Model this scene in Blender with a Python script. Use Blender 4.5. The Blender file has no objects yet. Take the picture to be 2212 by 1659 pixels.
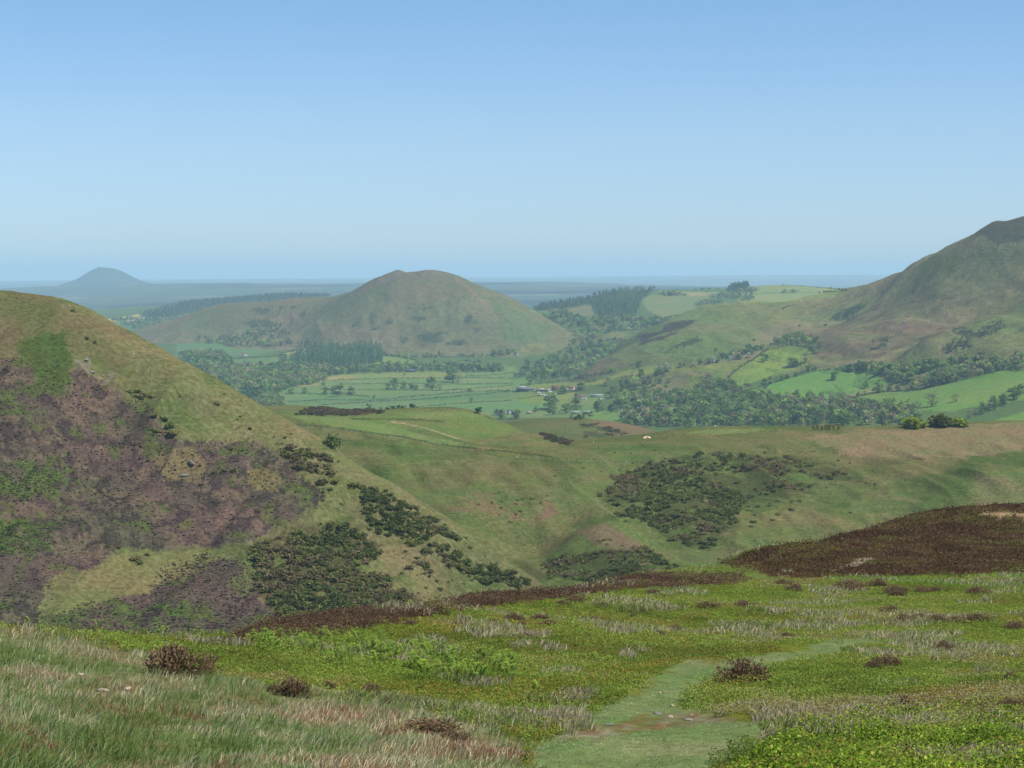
import bpy, math, random
import numpy as np
C = bpy.context.scene
COL = C.collection
RNG = np.random.default_rng(7)
random.seed(7)
R = math.radians

# ------------------------------------------------------------------ camera
F = 4436.0                      # focal length in units of a 2212-wide picture (28 degrees across)
CX, CY, EYE = 1106.0, 829.5, 200.0
PITCH = math.atan((CY - 588.0) / F)
cam = bpy.data.cameras.new('camera')
cam.sensor_width = 36.0
cam.lens = 36.0 * F / 2212.0
cam.clip_start, cam.clip_end = 0.5, 300000.0
co = bpy.data.objects.new('camera', cam)
COL.objects.link(co)
co.location = (0, 0, EYE)
co.rotation_euler = (R(90) - PITCH, 0, 0)
C.camera = co

# ------------------------------------------------------------------ sky, sun, exposure
SUN_EL, SUN_AZ = R(55), R(112)   # azimuth clockwise from the view direction (+Y): high on the right
w = bpy.data.worlds.new('World')
C.world = w
w.use_nodes = True
nt = w.node_tree
sky = nt.nodes.new('ShaderNodeTexSky')
sky.sky_type = 'NISHITA'
sky.sun_disc = False
sky.sun_elevation = SUN_EL
sky.sun_rotation = SUN_AZ
sky.altitude = 1500
sky.air_density = 1.0
sky.dust_density = 1.0
sky.ozone_density = 6.0
bg = nt.nodes['Background']
bg.inputs['Strength'].default_value = 0.115
# the hazy spring air cools the lowest few degrees of the sky: tint by height above the horizon
tc = nt.nodes.new('ShaderNodeTexCoord'); sx = nt.nodes.new('ShaderNodeSeparateXYZ')
rp = nt.nodes.new('ShaderNodeValToRGB'); mr = nt.nodes.new('ShaderNodeMapRange')
mr.inputs['From Max'].default_value = 0.2
for e, (pos, c) in zip((rp.color_ramp.elements[0], rp.color_ramp.elements[1], rp.color_ramp.elements.new(0.34), rp.color_ramp.elements.new(0.65)),
                       ((0.04, (0.74, 0.838, 1.0)), (1.0, (0.84, 0.90, 0.94)), (0.34, (0.865, 0.89, 0.945)), (0.65, (0.815, 0.905, 0.94)))):
    e.position = pos; e.color = (*c, 1)
wb = nt.nodes.new('ShaderNodeMix'); wb.data_type = 'RGBA'; wb.blend_type = 'MULTIPLY'; wb.inputs['Factor'].default_value = 1.0
nt.links.new(tc.outputs['Generated'], sx.inputs[0])
nt.links.new(sx.outputs['Z'], mr.inputs['Value'])
nt.links.new(mr.outputs[0], rp.inputs[0])
nt.links.new(sky.outputs[0], wb.inputs['A'])
nt.links.new(rp.outputs[0], wb.inputs['B'])
nt.links.new(wb.outputs['Result'], bg.inputs['Color'])
sl = bpy.data.lights.new('sun', 'SUN')
sl.energy = 5.0
sl.angle = R(0.5)
sl.color = (1.0, 0.965, 0.91)
so = bpy.data.objects.new('sun', sl)
COL.objects.link(so)
so.rotation_euler = (R(90) - SUN_EL, 0, -SUN_AZ + R(180))
C.view_settings.view_transform = 'Standard'
C.view_settings.look = 'None'
C.view_settings.exposure = 0.33
C.view_settings.gamma = 1.0
C.cycles.max_bounces = 5
C.cycles.diffuse_bounces = 2
C.cycles.glossy_bounces = 1
C.cycles.transparent_max_bounces = 6
C.cycles.volume_bounces = 3

# ------------------------------------------------------------------ numpy helpers
def ray(X, Y):
    """sideways and vertical run per metre of forward distance for a picture point"""
    cx = (np.asarray(X, float) - CX) / F
    cu = -(np.asarray(Y, float) - CY) / F
    y = math.cos(PITCH) + cu * math.sin(PITCH)
    z = -math.sin(PITCH) + cu * math.cos(PITCH)
    return cx / y, z / y

def project(x, y, z):
    y = np.maximum(np.asarray(y, float), 0.1)
    dz = z - EYE
    f = y * math.cos(PITCH) - dz * math.sin(PITCH)
    u = y * math.sin(PITCH) + dz * math.cos(PITCH)
    return CX + F * x / f, CY - F * u / f

def _hash(ix, iy, seed):
    h = (ix.astype(np.int64) * 374761393 + iy.astype(np.int64) * 668265263 + seed * 974634541) & 0xFFFFFFFF
    h = ((h ^ (h >> 13)) * 1274126177) & 0xFFFFFFFF
    return ((h ^ (h >> 16)) & 0xFFFF) / 65535.0

def vnoise(x, y, seed=0):
    ix, iy = np.floor(x), np.floor(y)
    fx, fy = x - ix, y - iy
    fx = fx * fx * fx * (fx * (fx * 6 - 15) + 10)
    fy = fy * fy * fy * (fy * (fy * 6 - 15) + 10)
    a, b = _hash(ix, iy, seed), _hash(ix + 1, iy, seed)
    c, d = _hash(ix, iy + 1, seed), _hash(ix + 1, iy + 1, seed)
    return (a + (b - a) * fx) * (1 - fy) + (c + (d - c) * fx) * fy

def fbm(x, y, scale, octaves=4, seed=0, gain=0.5):
    """-1..1 noise with features of about `scale` metres"""
    v = np.zeros(np.broadcast(x, y).shape)
    a, s, tot = 1.0, 1.0 / scale, 0.0
    for o in range(octaves):
        v += a * (vnoise(x * s + 17.3 * o, y * s - 9.1 * o, seed + o * 31) * 2 - 1)
        tot += a
        a *= gain
        s *= 2.03
    return v / tot * 1.5

def inside(poly, X, Y):
    X = np.asarray(X); Y = np.asarray(Y)
    r = np.zeros(X.shape, bool)
    n = len(poly)
    for i in range(n):
        x0, y0 = poly[i]; x1, y1 = poly[(i + 1) % n]
        if y0 == y1: continue
        c = ((y0 > Y) != (y1 > Y)) & (X < (x1 - x0) * (Y - y0) / (y1 - y0) + x0)
        r ^= c
    return r

def tps_fit(P, v, smooth=0.0):
    n = len(P)
    d = P[:, None, :] - P[None, :, :]
    r2 = (d ** 2).sum(-1)
    K = 0.5 * r2 * np.log(r2 + 1e-12)
    A = np.zeros((n + 3, n + 3))
    A[:n, :n] = K + smooth * np.eye(n)
    A[:n, n] = 1; A[:n, n + 1:] = P
    A[n, :n] = 1; A[n + 1:, :n] = P.T
    return np.linalg.solve(A, np.concatenate([v, np.zeros(3)]))

def tps_eval(P, wts, Q):
    out = np.empty(len(Q))
    n = len(P)
    for s in range(0, len(Q), 40000):
        q = Q[s:s + 40000]
        r2 = ((q[:, None, :] - P[None, :, :]) ** 2).sum(-1)
        out[s:s + 40000] = (0.5 * r2 * np.log(r2 + 1e-12)) @ wts[:n] + wts[n] + q @ wts[n + 1:]
    return out

LAYERS = []
class Terrain:
    """one stretch of ground: heights splined through surveyed points, on a fan-shaped grid seen from `apex` metres behind the viewpoint"""
    def __init__(s, name, seen, given, X0, X1, nx, D0, D1, nd, apex=0.0, rough=(), crest=(), fall=(0.06, 0.3), relief=None):
        s.name, s.apex = name, apex
        pts = []
        for X, Y, D in seen:
            tx, tz = ray(X, Y)
            pts.append((tx * D, D, EYE + tz * D))
        for X, Y, D in crest:           # the brow, and the ground falling away behind it
            tx, tz = ray(X, Y)
            pts.append((tx * D, D, EYE + tz * D))
            b = fall[0] * D
            pts.append((tx * (D + b), D + b, EYE + tz * D - b * fall[1]))
        for X, D, z in given:
            pts.append((ray(X, 829)[0] * D, D, z))
        pts = np.array(pts, float)
        s.off = 0.0
        P = np.stack([pts[:, 0] / (pts[:, 1] + apex), np.log(pts[:, 1] + apex)], 1)
        s.t = np.linspace((X0 - CX) / F, (X1 - CX) / F, nx)
        s.l = np.linspace(math.log(D0 + apex), math.log(D1 + apex), nd)
        T, L = np.meshgrid(s.t, s.l)
        wts = tps_fit(P, pts[:, 2])
        Z = tps_eval(P, wts, np.stack([T.ravel(), L.ravel()], 1)).reshape(T.shape)
        yy = np.exp(L) - apex
        xx = T * np.exp(L)
        for amp, scale, seed in rough:
            Z = Z + amp * fbm(xx, yy, scale, 4, seed)
        if relief:                      # gullies and spurs below the skyline
            amp, sx, sy, skew, seed = relief
            Y0 = project(xx, yy, Z)[1]
            wgt = np.clip((Y0 - Y0.min(0)[None] - 6) / 70, 0, 1)
            n = fbm((xx + skew * yy) / sx, yy / sy, 1.0, 4, seed, 0.55)
            Z = Z + amp * wgt * (0.45 - np.abs(n) * 1.5)
        s.x, s.y, s.z = xx, yy, Z
        s.X, s.Y = project(xx, yy, Z)
        s.col = np.zeros(Z.shape + (3,))
        LAYERS.append(s)
    def height(s, x, y):
        d = np.maximum(y + s.apex, 1e-3)
        ti = (x / d - s.t[0]) / (s.t[-1] - s.t[0]) * (len(s.t) - 1)
        li = (np.log(d) - s.l[0]) / (s.l[-1] - s.l[0]) * (len(s.l) - 1)
        ok = (ti >= 0) & (ti <= len(s.t) - 1) & (li >= 0) & (li <= len(s.l) - 1)
        ti = np.clip(ti, 0, len(s.t) - 1.001); li = np.clip(li, 0, len(s.l) - 1.001)
        i, j = ti.astype(int), li.astype(int)
        a, b = ti - i, li - j
        Z = s.z
        z = (Z[j, i] * (1 - a) + Z[j, i + 1] * a) * (1 - b) + (Z[j + 1, i] * (1 - a) + Z[j + 1, i + 1] * a) * b
        return np.where(ok, z, -1e6)
    def build(s, mat):
        n, m = s.z.shape
        V = np.stack([s.x, s.y, s.z], -1).reshape(-1, 3)
        idx = np.arange(n * m).reshape(n, m)
        q = np.stack([idx[:-1, :-1], idx[:-1, 1:], idx[1:, 1:], idx[1:, :-1]], -1).reshape(-1, 4)
        o = mesh_obj(s.name, V, q, mat, col=s.col.reshape(-1, 3), smooth=True)
        o['kind'] = 'structure'
        return o

def mesh_data(name, V, faces, mat, col=None, smooth=False, mat_idx=None):
    """faces: array (n, k) of vertex indices, or a list of such arrays"""
    me = bpy.data.meshes.new(name)
    if isinstance(faces, np.ndarray): faces = [faces]
    V = np.asarray(V, np.float32)
    me.vertices.add(len(V))
    me.vertices.foreach_set('co', V.ravel())
    loops = np.concatenate([f.ravel() for f in faces]).astype(np.int32)
    tot = np.concatenate([np.full(len(f), f.shape[1], np.int32) for f in faces])
    st = np.concatenate([[0], np.cumsum(tot)[:-1]]).astype(np.int32)
    me.loops.add(len(loops)); me.loops.foreach_set('vertex_index', loops)
    me.polygons.add(len(tot))
    me.polygons.foreach_set('loop_start', st)
    me.polygons.foreach_set('loop_total', tot)
    if smooth: me.polygons.foreach_set('use_smooth', np.ones(len(tot), bool))
    for m in (mat if isinstance(mat, (list, tuple)) else [mat]): me.materials.append(m)
    if mat_idx is not None: me.polygons.foreach_set('material_index', np.asarray(mat_idx, np.int32))
    if col is not None:
        at = me.color_attributes.new('Col', 'FLOAT_COLOR', 'POINT')
        c4 = np.ones((len(V), 4), np.float32); c4[:, :3] = col
        at.data.foreach_set('color', c4.ravel())
    me.update(calc_edges=True)
    me.validate()
    return me

def link(name, me, parent=None):
    o = bpy.data.objects.new(name, me)
    COL.objects.link(o)
    if parent is not None: o.parent = parent
    return o

def mesh_obj(name, V, faces, mat, col=None, smooth=False, parent=None, mat_idx=None):
    return link(name, mesh_data(name, V, faces, mat, col, smooth, mat_idx), parent)

def srgb(r, g, b):
    c = np.array([r, g, b], float) / 255.0
    return np.where(c <= 0.04045, c / 12.92, ((c + 0.055) / 1.055) ** 2.4)

def tag(o, label, cat, group=None):
    o['label'] = label; o['category'] = cat
    if group: o['group'] = group
    return o

def stuff(o, label=None):
    o['kind'] = 'stuff'
    if label: o['label'] = label
    return o

# ------------------------------------------------------------------ materials
def new_mat(name):
    m = bpy.data.materials.new(name); m.use_nodes = True
    t = m.node_tree; b = t.nodes['Principled BSDF']
    b.inputs['Roughness'].default_value = 0.9
    b.inputs['Specular IOR Level'].default_value = 0.15
    return m, t, b

def ground_mat(name, fine, coarse, contrast=0.5, bump=0.0, stretch=(1, 1, 1)):
    """vegetation-covered ground: the cover's own colours broken up by two sizes of tussock noise"""
    m, t, b = new_mat(name)
    at = t.nodes.new('ShaderNodeAttribute'); at.attribute_name = 'Col'
    tc = t.nodes.new('ShaderNodeTexCoord')
    mp = t.nodes.new('ShaderNodeMapping'); mp.inputs['Scale'].default_value = stretch
    t.links.new(tc.outputs['Object'], mp.inputs['Vector'])
    n1 = t.nodes.new('ShaderNodeTexNoise'); n1.inputs['Scale'].default_value = 1.0 / fine; n1.inputs['Detail'].default_value = 6; n1.inputs['Roughness'].default_value = 0.7
    n2 = t.nodes.new('ShaderNodeTexNoise'); n2.inputs['Scale'].default_value = 1.0 / coarse; n2.inputs['Detail'].default_value = 5
    for n in (n1, n2): t.links.new(mp.outputs[0], n.inputs['Vector'])
    mr = t.nodes.new('ShaderNodeMapRange'); mr.inputs['From Min'].default_value = 0.3; mr.inputs['From Max'].default_value = 0.7
    mr.inputs['To Min'].default_value = 1 - contrast; mr.inputs['To Max'].default_value = 1 + contrast
    t.links.new(n1.outputs['Fac'], mr.inputs['Value'])
    mx = t.nodes.new('ShaderNodeMix'); mx.data_type = 'RGBA'; mx.blend_type = 'MULTIPLY'; mx.inputs['Factor'].default_value = 1.0
    t.links.new(at.outputs['Color'], mx.inputs['A']); t.links.new(mr.outputs[0], mx.inputs['B'])
    rp = t.nodes.new('ShaderNodeValToRGB')
    rp.color_ramp.elements[0].position = 0.35; rp.color_ramp.elements[0].color = (0.86, 1.0, 0.8, 1)
    rp.color_ramp.elements[1].position = 0.68; rp.color_ramp.elements[1].color = (1.16, 1.0, 1.04, 1)
    t.links.new(n2.outputs['Fac'], rp.inputs[0])
    m2 = t.nodes.new('ShaderNodeMix'); m2.data_type = 'RGBA'; m2.blend_type = 'MULTIPLY'; m2.inputs['Factor'].default_value = 1.0
    t.links.new(mx.outputs['Result'], m2.inputs['A']); t.links.new(rp.outputs[0], m2.inputs['B'])
    t.links.new(m2.outputs['Result'], b.inputs['Base Color'])
    b.inputs['Specular IOR Level'].default_value = 0.0
    if bump:
        bp = t.nodes.new('ShaderNodeBump'); bp.inputs['Distance'].default_value = bump; bp.inputs['Strength'].default_value = 1.0
        t.links.new(n1.outputs['Fac'], bp.inputs['Height']); t.links.new(bp.outputs[0], b.inputs['Normal'])
    return m

# ------------------------------------------------------------------ the ground
moor = Terrain('moor',
    [(0,1659,30),(600,1659,31),(1106,1659,35),(1500,1659,35),(2212,1659,32),
     (0,1500,40),(400,1500,42),(800,1500,46),(1300,1500,50),(1700,1500,50),(2212,1500,50),
     (1100,1345,95),(1500,1325,105),(1800,1325,105),(2212,1325,105),(1313,1290,125),(1700,1285,135),(2000,1280,135),(1000,1440,62),(1600,1580,41),(1200,1590,40),
     (0,1400,48),(400,1400,56),(800,1400,72),(1300,1400,75),(1700,1400,75),(2212,1400,75),
     
     (1450,1237,165),(1560,1214,205),(1641,1247,172),(1900,1255,152),(2212,1265,142),
     (2000,1142,250),(2212,1145,250),(1860,1172,230),(1750,1215,190),(2300,1200,205),(1900,1200,205),(2100,1190,205)],
    [(1106,0.5,198.4),(-25000,8,199),(27000,8,197),(1106,-30,200.5),(-300,30,194),(0,90,176),(300,110,170),(576,150,163),(1056,190,158),(1313,215,154),(1500,270,142),
     (1640,290,145),(1800,330,145),(2000,360,146),(2212,380,147),(2600,380,150),(-300,90,178),
     (0,250,110),(600,280,105),(1100,320,108),(1500,400,105),(2212,540,108),(0,520,75),(1100,540,78),(1700,560,90)],
    -1200, 3300, 460, -35, 600, 460, apex=60.0, fall=(0.10, 0.22),
    crest=[(-300,1345,54),(0,1354,54),(300,1368,61),(480,1374,72),(576,1354,82),(700,1345,93),(800,1331,104),(930,1305,115),(1056,1290,126),(1313,1253,150),(1640,1199,215),(1800,1157,250),(1950,1126,280),(2100,1110,300),(2212,1120,300),(2600,1120,300)],
    rough=((0.25, 9.0, 3), (0.10, 1.8, 5)))

left = Terrain('hillside',
    [(-200,1390,560),(100,1390,565),(400,1380,575),(600,1340,590),(800,1300,610),(1000,1280,640),(1163,1258,672),
     
     (0,750,712),(0,1000,650),(300,1000,672),(500,1100,650)],
    [(-300,1000,170),(0,980,172),(200,960,140),(400,900,118),(620,880,85),(760,850,78),(976,800,72),(1163,790,66),
     (-200,470,78),(400,480,80),(900,520,82),(1163,600,84),(1300,660,80),(1300,720,70)],
    -600, 1320, 560, 470, 1050, 420, rough=((1.6, 60, 11), (0.6, 14, 12)), fall=(0.05, 0.32),
    crest=[(-300,625,800),(0,630,775),(60,634,770),(115,643,765),(160,658,762),(230,693,755),(300,726,752),(400,785,745),(500,841,738),(560,874,732),(620,907,725),(700,954,716),(760,1001,708),(866,1060,698),(976,1130,690),(1076,1203,682)], relief=(3.0, 34, 110, -0.3, 15))

mid = Terrain('hillside',
    [(976,1128,800),(866,1058,860),(760,1000,900),(693,961,940),(640,905,1120),(600,880,1350),
     (1117,988,935),(1163,1200,800),(1163,1258,735),(1300,1240,735),(1480,1226,722),(1050,1090,830),
     (1240,1060,862),(1350,1150,790),(1280,1130,795),(1200,1060,858),(1200,1000,925),(1300,1060,868),(1500,1150,800),(1620,1190,775),(1800,1140,820),(2000,1060,880),
     (1500,1000,930),(1700,1000,935),(1900,1000,950),(1400,950,1010),
     (2120,1040,880),(2212,1090,860),(2212,1000,960),(2040,1000,940),(2600,1060,880),
     (620,893,1250),(850,930,1150),(720,890,1345),(800,897,1330),(950,960,1060),(1050,940,1150)],
    [(600,1600,70),(850,1550,66),(1010,1520,66),(1120,1420,72),(1230,1300,78),(1300,1250,85),(1400,1250,88),(1600,1280,92),(1900,1320,95),(2212,1350,98),(2600,1350,102),(1700,1690,45),(2212,1690,45),(2700,1690,45),(1400,1690,45),(420,1690,60),
     (400,1100,100),(400,1400,90),(800,780,70),(1000,740,72),(1163,680,74),(1480,660,84),(1800,690,80),(2212,720,85),(2600,720,90)],
    420, 2800, 760, 640, 1700, 480, rough=((0.6, 90, 21), (0.45, 18, 22)), fall=(0.05, 0.22),
    crest=[(1300,948,1040),(1400,939,1060),(1500,930,1080),(1700,929,1090),(1900,925,1100),(2050,920,1110),(2212,912,1120),(2600,893,1130),(850,908,1300),(950,907,1310),(1010,908,1300),(1060,905,1270),(1120,926,1210),(1190,946,1150),(1230,959,1110)], relief=(4.0, 45, 150, 0.2, 25))

knoll = Terrain('hill',
    [(1130,909,1650),(1200,905,1700),(1280,909,1700),(1350,916,1680),(1392,929,1640),(1450,950,1590),(1060,925,1640)],
    [(1000,1450,55),(1200,1430,60),(1390,1430,62),(1500,1430,55),(1000,1900,40),(1200,1950,45),(1390,1900,42),(1520,1750,45)],
    1000, 1520, 170, 1400, 2000, 150, rough=((0.8, 60, 31),))

valley = Terrain('valley',
    [(1800,920,2300),(2212,880,2300),(2000,830,2700),(1500,830,3100),(1700,790,3150),(1300,830,3450),(1400,870,3000),(1200,900,2900),(1100,880,3050),(900,860,3250),(700,850,3400),(1000,800,3980),(1150,765,4500),
     (800,770,4390),(1000,772,4390),(600,750,4900),(400,745,5000),(600,820,3700),(1250,770,4250),(1350,745,4350),(1300,692,4900),(1400,795,3200),(1560,780,3150),(1900,800,2850),(2212,772,2650),
     (1200,690,5000),(1400,690,4900),(1300,668,5300),(1500,662,5400),(1130,672,6000),(1250,650,6000),(1340,627,6000),(1410,634,5900),(1500,640,6300),(1600,622,6300),(1700,617,6300),(1830,628,6200),(1060,680,6000),
     (300,690,6900),(250,690,7000),(300,668,8000),(500,647,8000),(710,640,8000),(150,690,7500)],
    [(900,1500,40),(1106,1800,10),(500,1800,10),(0,1800,20),(1500,1700,18),(2212,1700,55),(2800,1700,70),(2800,2700,120),(-500,5000,10),(-500,3000,0),(2800,5000,150),(1900,5000,90),
     (1640,2950,48),(0,9800,5),(500,9800,5),(1000,8000,0),(1000,9800,0),(1400,8000,40),(1400,9800,0),(1700,8000,40),(1900,9800,0),(2800,9800,20),(900,6500,10),(-500,9800,0)],
    -700, 2950, 1150, 1480, 10500, 560, rough=((2.5, 500, 41), (1.0, 120, 42)))

lawley = Terrain('hill',
    [
     (330,738,5150),(500,752,4880),(650,758,4700),(800,774,4370),(1000,774,4370),(1130,752,4500),(1220,735,4600),
     (900,690,4650),(650,705,5030),(400,706,5300),(480,692,5200),(340,718,5400),(560,690,5150)],
    [(280,6300,20),(500,6300,40),(700,6000,90),(860,5700,90),(960,5600,85),(1120,5500,50),(1250,5300,20),(200,5600,0),(1320,4700,30),(500,4500,5),(900,4150,3),(1200,4300,10),(200,6500,0),(800,6700,0),(1300,6300,0)],
    180, 1380, 480, 4150, 6700, 300, rough=((3.2, 150, 51), (1.5, 40, 52)), fall=(0.03, 0.35),
    crest=[(300,713,5650),(350,698,5600),(400,684,5560),(480,661,5500),(520,654,5450),(560,655,5400),(600,657,5360),(640,653,5330),(700,642,5250),(770,630,5130),(795,625,5090),(810,609,5060),(838,592,5005),(850,587,4985),(859,583,4980),(870,586,4978),(884,591,4970),(910,589,4960),(939,586,4950),(955,588,4945),(972,592,4940),(1016,611,4920),(1056,631,4900),(1093,648,4880),(1120,658,4860),(1175,685,4800),(1230,717,4740)], relief=(10.0, 130, 420, 0.1, 55))

right = Terrain('hill',
    [(1300,778,3500),(1400,797,3230),(1560,785,3130),(1640,782,3080),(1700,797,3020),(1800,800,2930),(1900,800,2830),(2000,795,2740),(2212,775,2640),(2700,770,2550),
     (1690,700,3600),(1640,735,3380),(1560,720,3450),(1760,720,3450),(2212,648,2870),(2110,700,2840),(2010,742,2790),(2212,612,3060),(2110,655,3060),(2050,640,3120),(1905,665,3400),(1905,632,3600),(1840,690,3400),(1970,640,3230),(1750,680,3680)],
    [(1330,4300,40),(1500,4400,60),(1690,4600,80),(1840,4600,90),(2000,4500,140),(2212,4300,190),(2600,4300,240),(1200,3000,-60),(1200,3700,-60),(1200,4600,-60),(1290,3600,20),(1300,3200,10),(1560,2800,20),(1900,2550,30),(2212,2400,40),(2700,2350,50),(1250,4600,20),(1400,4690,30),(1600,4690,60)],
    1200, 2900, 560, 2450, 4700, 330, rough=((5.0, 170, 61), (2.2, 45, 62)), fall=(0.06, 0.25),
    crest=[(1330,750,3700),(1380,717,3700),(1440,693,3720),(1500,669,3750),(1560,654,3780),(1600,653,3800),(1650,658,3830),(1690,660,3860),(1760,644,3900),(1817,629,3880),(1867,619,3820),(1890,612,3780),(1934,589,3690),(1974,561,3610),(2004,547,3550),(2051,529,3460),(2098,504,3390),(2134,490,3330),(2144,482,3315),(2154,476,3305),(2175,475,3300),(2190,471,3290),(2212,467,3270),(2600,400,3250)], relief=(15.0, 150, 520, 0.35, 65))

farland = Terrain('plain',
    [(330,614,17500),(450,609,17000),(600,611,16800),(700,615,16500),(780,618,16000),(700,632,13500),(450,636,13500),(1050,614,17500),(1150,612,17000),(1300,617,16500),(1500,620,15000),(1250,636,13000),
     (1430,602,34000),(1834,594,40000),(2000,593,40000),(1660,596,38000),(1560,600,36000),(0,613,30000),(1233,607,30000),(1030,612,26000),(700,613,26000)],
    [(-500,9000,0),(0,9000,0),(500,9500,-5),(1106,9500,-5),(1800,9500,0),(2700,9500,0),(250,12500,5),(0,14000,0),(0,24000,0),(500,24000,10),(1106,24000,10),(1600,24000,10),(2700,24000,10),(-500,40000,0),(2700,40000,110),(-500,80000,-420),(500,80000,-420),(1106,80000,-380),(1800,80000,-300),(2700,80000,-300)],
    -800, 3050, 700, 8800, 90000, 380, rough=((14.0, 2500, 71), (5.0, 600, 72)))

wrekin = Terrain('hill',
    [(400,622,18500)],
    [(0,18000,-20),(0,20500,-20),(60,17500,-10),(90,18000,0),(150,17300,5),(150,18100,40),(230,17200,5),(230,18100,90),(320,17300,0),(320,18200,40),(450,17500,10),(150,20500,0),(230,20700,0),(330,20500,0),(500,20500,0),(500,18800,60)],
    0, 480, 160, 16800, 21200, 120, rough=((2.5, 400, 81),), fall=(0.035, 0.22),
    crest=[(40,650,18700),(70,638,18700),(90,630,18700),(120,619,18700),(144,611,18800),(177,598,18900),(197,584,19000),(206,580,19000),(214,577,19000),(227,578,19000),(240,579,19000),(260,585,19000),(272,590,18950),(284,597,18900),(300,604,18850),(317,610,18800),(345,615,18700)])

# ------------------------------------------------------------------ haze: one closed box of thin air round everything below the sky
def box_mesh(name, lo, hi, mat):
    V = [(x, y, z) for z in (lo[2], hi[2]) for y in (lo[1], hi[1]) for x in (lo[0], hi[0])]
    Q = np.array([(0, 2, 3, 1), (4, 5, 7, 6), (0, 1, 5, 4), (2, 6, 7, 3), (0, 4, 6, 2), (1, 3, 7, 5)])
    return mesh_obj(name, V, Q, mat)
hm = bpy.data.materials.new('haze'); hm.use_nodes = True
t = hm.node_tree
t.nodes.remove(t.nodes['Principled BSDF'])
pv = t.nodes.new('ShaderNodeVolumePrincipled')
pv.inputs['Color'].default_value = (0.58, 0.845, 1.0, 1)
pv.inputs['Density'].default_value = 5.7e-5
t.links.new(pv.outputs[0], t.nodes['Material Output'].inputs['Volume'])
zlow = min(float(L.z.min()) for L in LAYERS)
hz = box_mesh('haze', (-60000, -80, zlow - 1), (60000, 92000, 360), hm)
hz['kind'] = 'stuff'

# ------------------------------------------------------------------ what grows where: ground cover colours
def albedo(r, g, b, k=0.62):
    return srgb(r, g, b) * k

def cover(L, poly, col, warp=8, scale=None, patch=None, seed=0, mix=1.0):
    """lay one kind of ground cover inside an outline with a ragged edge; patch=(size in m, share) leaves gaps"""
    sc = scale or warp * 0.6 * float(np.median(L.y)) / F * 6
    if poly is not None:
        px, py = zip(*poly); e = warp * 2.2 + 4
        box = (L.X > min(px) - e) & (L.X < max(px) + e) & (L.Y > min(py) - e) & (L.Y < max(py) + e)
    else: box = np.ones(L.x.shape, bool)
    I = np.where(box)
    if not len(I[0]): return
    x, y, X, Y = L.x[I], L.y[I], L.X[I], L.Y[I]
    if poly is not None:
        j = RNG.normal(size=(2, len(x))) * min(warp, 14) * 0.3
        m = inside(poly, X + warp * fbm(x, y, sc, 3, seed + 5) + j[0], Y + warp * 0.6 * fbm(x, y, sc, 3, seed + 6) + j[1] * 0.6)
    else: m = np.ones(x.shape, bool)
    if patch:
        n = fbm(x, y, patch[0], 4, seed + 9) + 0.08 * RNG.normal(size=len(x))
        m &= n > np.quantile(n, 1 - patch[1])
    c = L.col[I]; c[m] = c[m] * (1 - mix) + np.asarray(col) * mix
    L.col[I] = c

def tracks(L, step, col, mix, seed, share=0.22):
    """sheep tracks: thin level lines of paler trodden ground, coming and going along the slope"""
    n = L.z / step + 0.35 * fbm(L.x, L.y, step * 12, 3, seed)
    m = (np.abs(n - np.round(n)) < share * 0.5) & (fbm(L.x, L.y, step * 18, 3, seed + 1) > -0.1)
    L.col[m] = L.col[m] * (1 - mix) + np.asarray(col) * mix

def base(L, col, var=0.12, scale=40, seed=1, col2=None):
    n = fbm(L.x, L.y, scale, 5, seed)[..., None]
    L.col[:] = np.asarray(col) * (1 + var * n)
    if col2 is not None:
        m = np.clip(fbm(L.x, L.y, scale * 1.7, 4, seed + 3) * 1.3 + 0.4, 0, 1)[..., None]
        L.col[:] = L.col * (1 - m) + np.asarray(col2) * m

def line_cover(L, pts, half, col):
    """a narrow strip (path, bank) along a polyline given in picture points"""
    for (x0, y0), (x1, y1) in zip(pts[:-1], pts[1:]):
        dx, dy = x1 - x0, y1 - y0
        u = np.clip(((L.X - x0) * dx + (L.Y - y0) * dy) / (dx * dx + dy * dy), 0, 1)
        d = np.hypot(L.X - x0 - u * dx, (L.Y - y0 - u * dy) * 1.3)
        L.col[d < half] = col

HEATH = albedo(98, 86, 76); GRASS = albedo(118, 115, 76); TURF = albedo(102, 116, 66); DARKGR = albedo(90, 104, 56)
GORSEG = albedo(92, 88, 58); BRACK = albedo(90, 104, 56); TAN = albedo(138, 124, 90); STRAW = albedo(140, 132, 92)

# purple-brown heath hill on the left
base(left, GRASS, 0.18, 24, 3, albedo(106, 106, 70))
cover(left, None, albedo(132, 128, 92), 10, patch=(6, .16), seed=1, mix=.6)
cover(left, None, albedo(94, 104, 58), 10, patch=(9, .2), seed=9, mix=.6)
cover(left, [(-300,600),(120,630),(300,720),(420,800),(300,850),(180,760),(-300,760)], albedo(110,104,72), 20, patch=(25, .45), seed=2, mix=.7)
tracks(left, 2.6, albedo(136, 130, 92), 0.4, 45)
HEATHS = [[(-400,745),(60,775),(110,790),(160,803),(190,795),(230,835),(270,865),(330,885),(340,925),(400,955),(470,960),(540,950),(600,980),(640,1010),(680,1060),(700,1085),(640,1120),(560,1160),(500,1180),(420,1180),(330,1190),(250,1185),(190,1230),(130,1235),(100,1290),(60,1380),(-400,1420)],
          [(340,1230),(460,1190),(520,1230),(560,1290),(600,1350),(560,1400),(330,1400),(250,1380),(120,1420),(60,1420),(90,1330),(200,1300),(330,1280)]]
for k, p in enumerate(HEATHS): cover(left, p, HEATH, 16, seed=20 + k)
cover(left, HEATHS[0], albedo(112, 98, 82), 16, patch=(5, .35), seed=24)
cover(left, HEATHS[0], albedo(78, 68, 64), 16, patch=(4, .30), seed=25)
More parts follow.
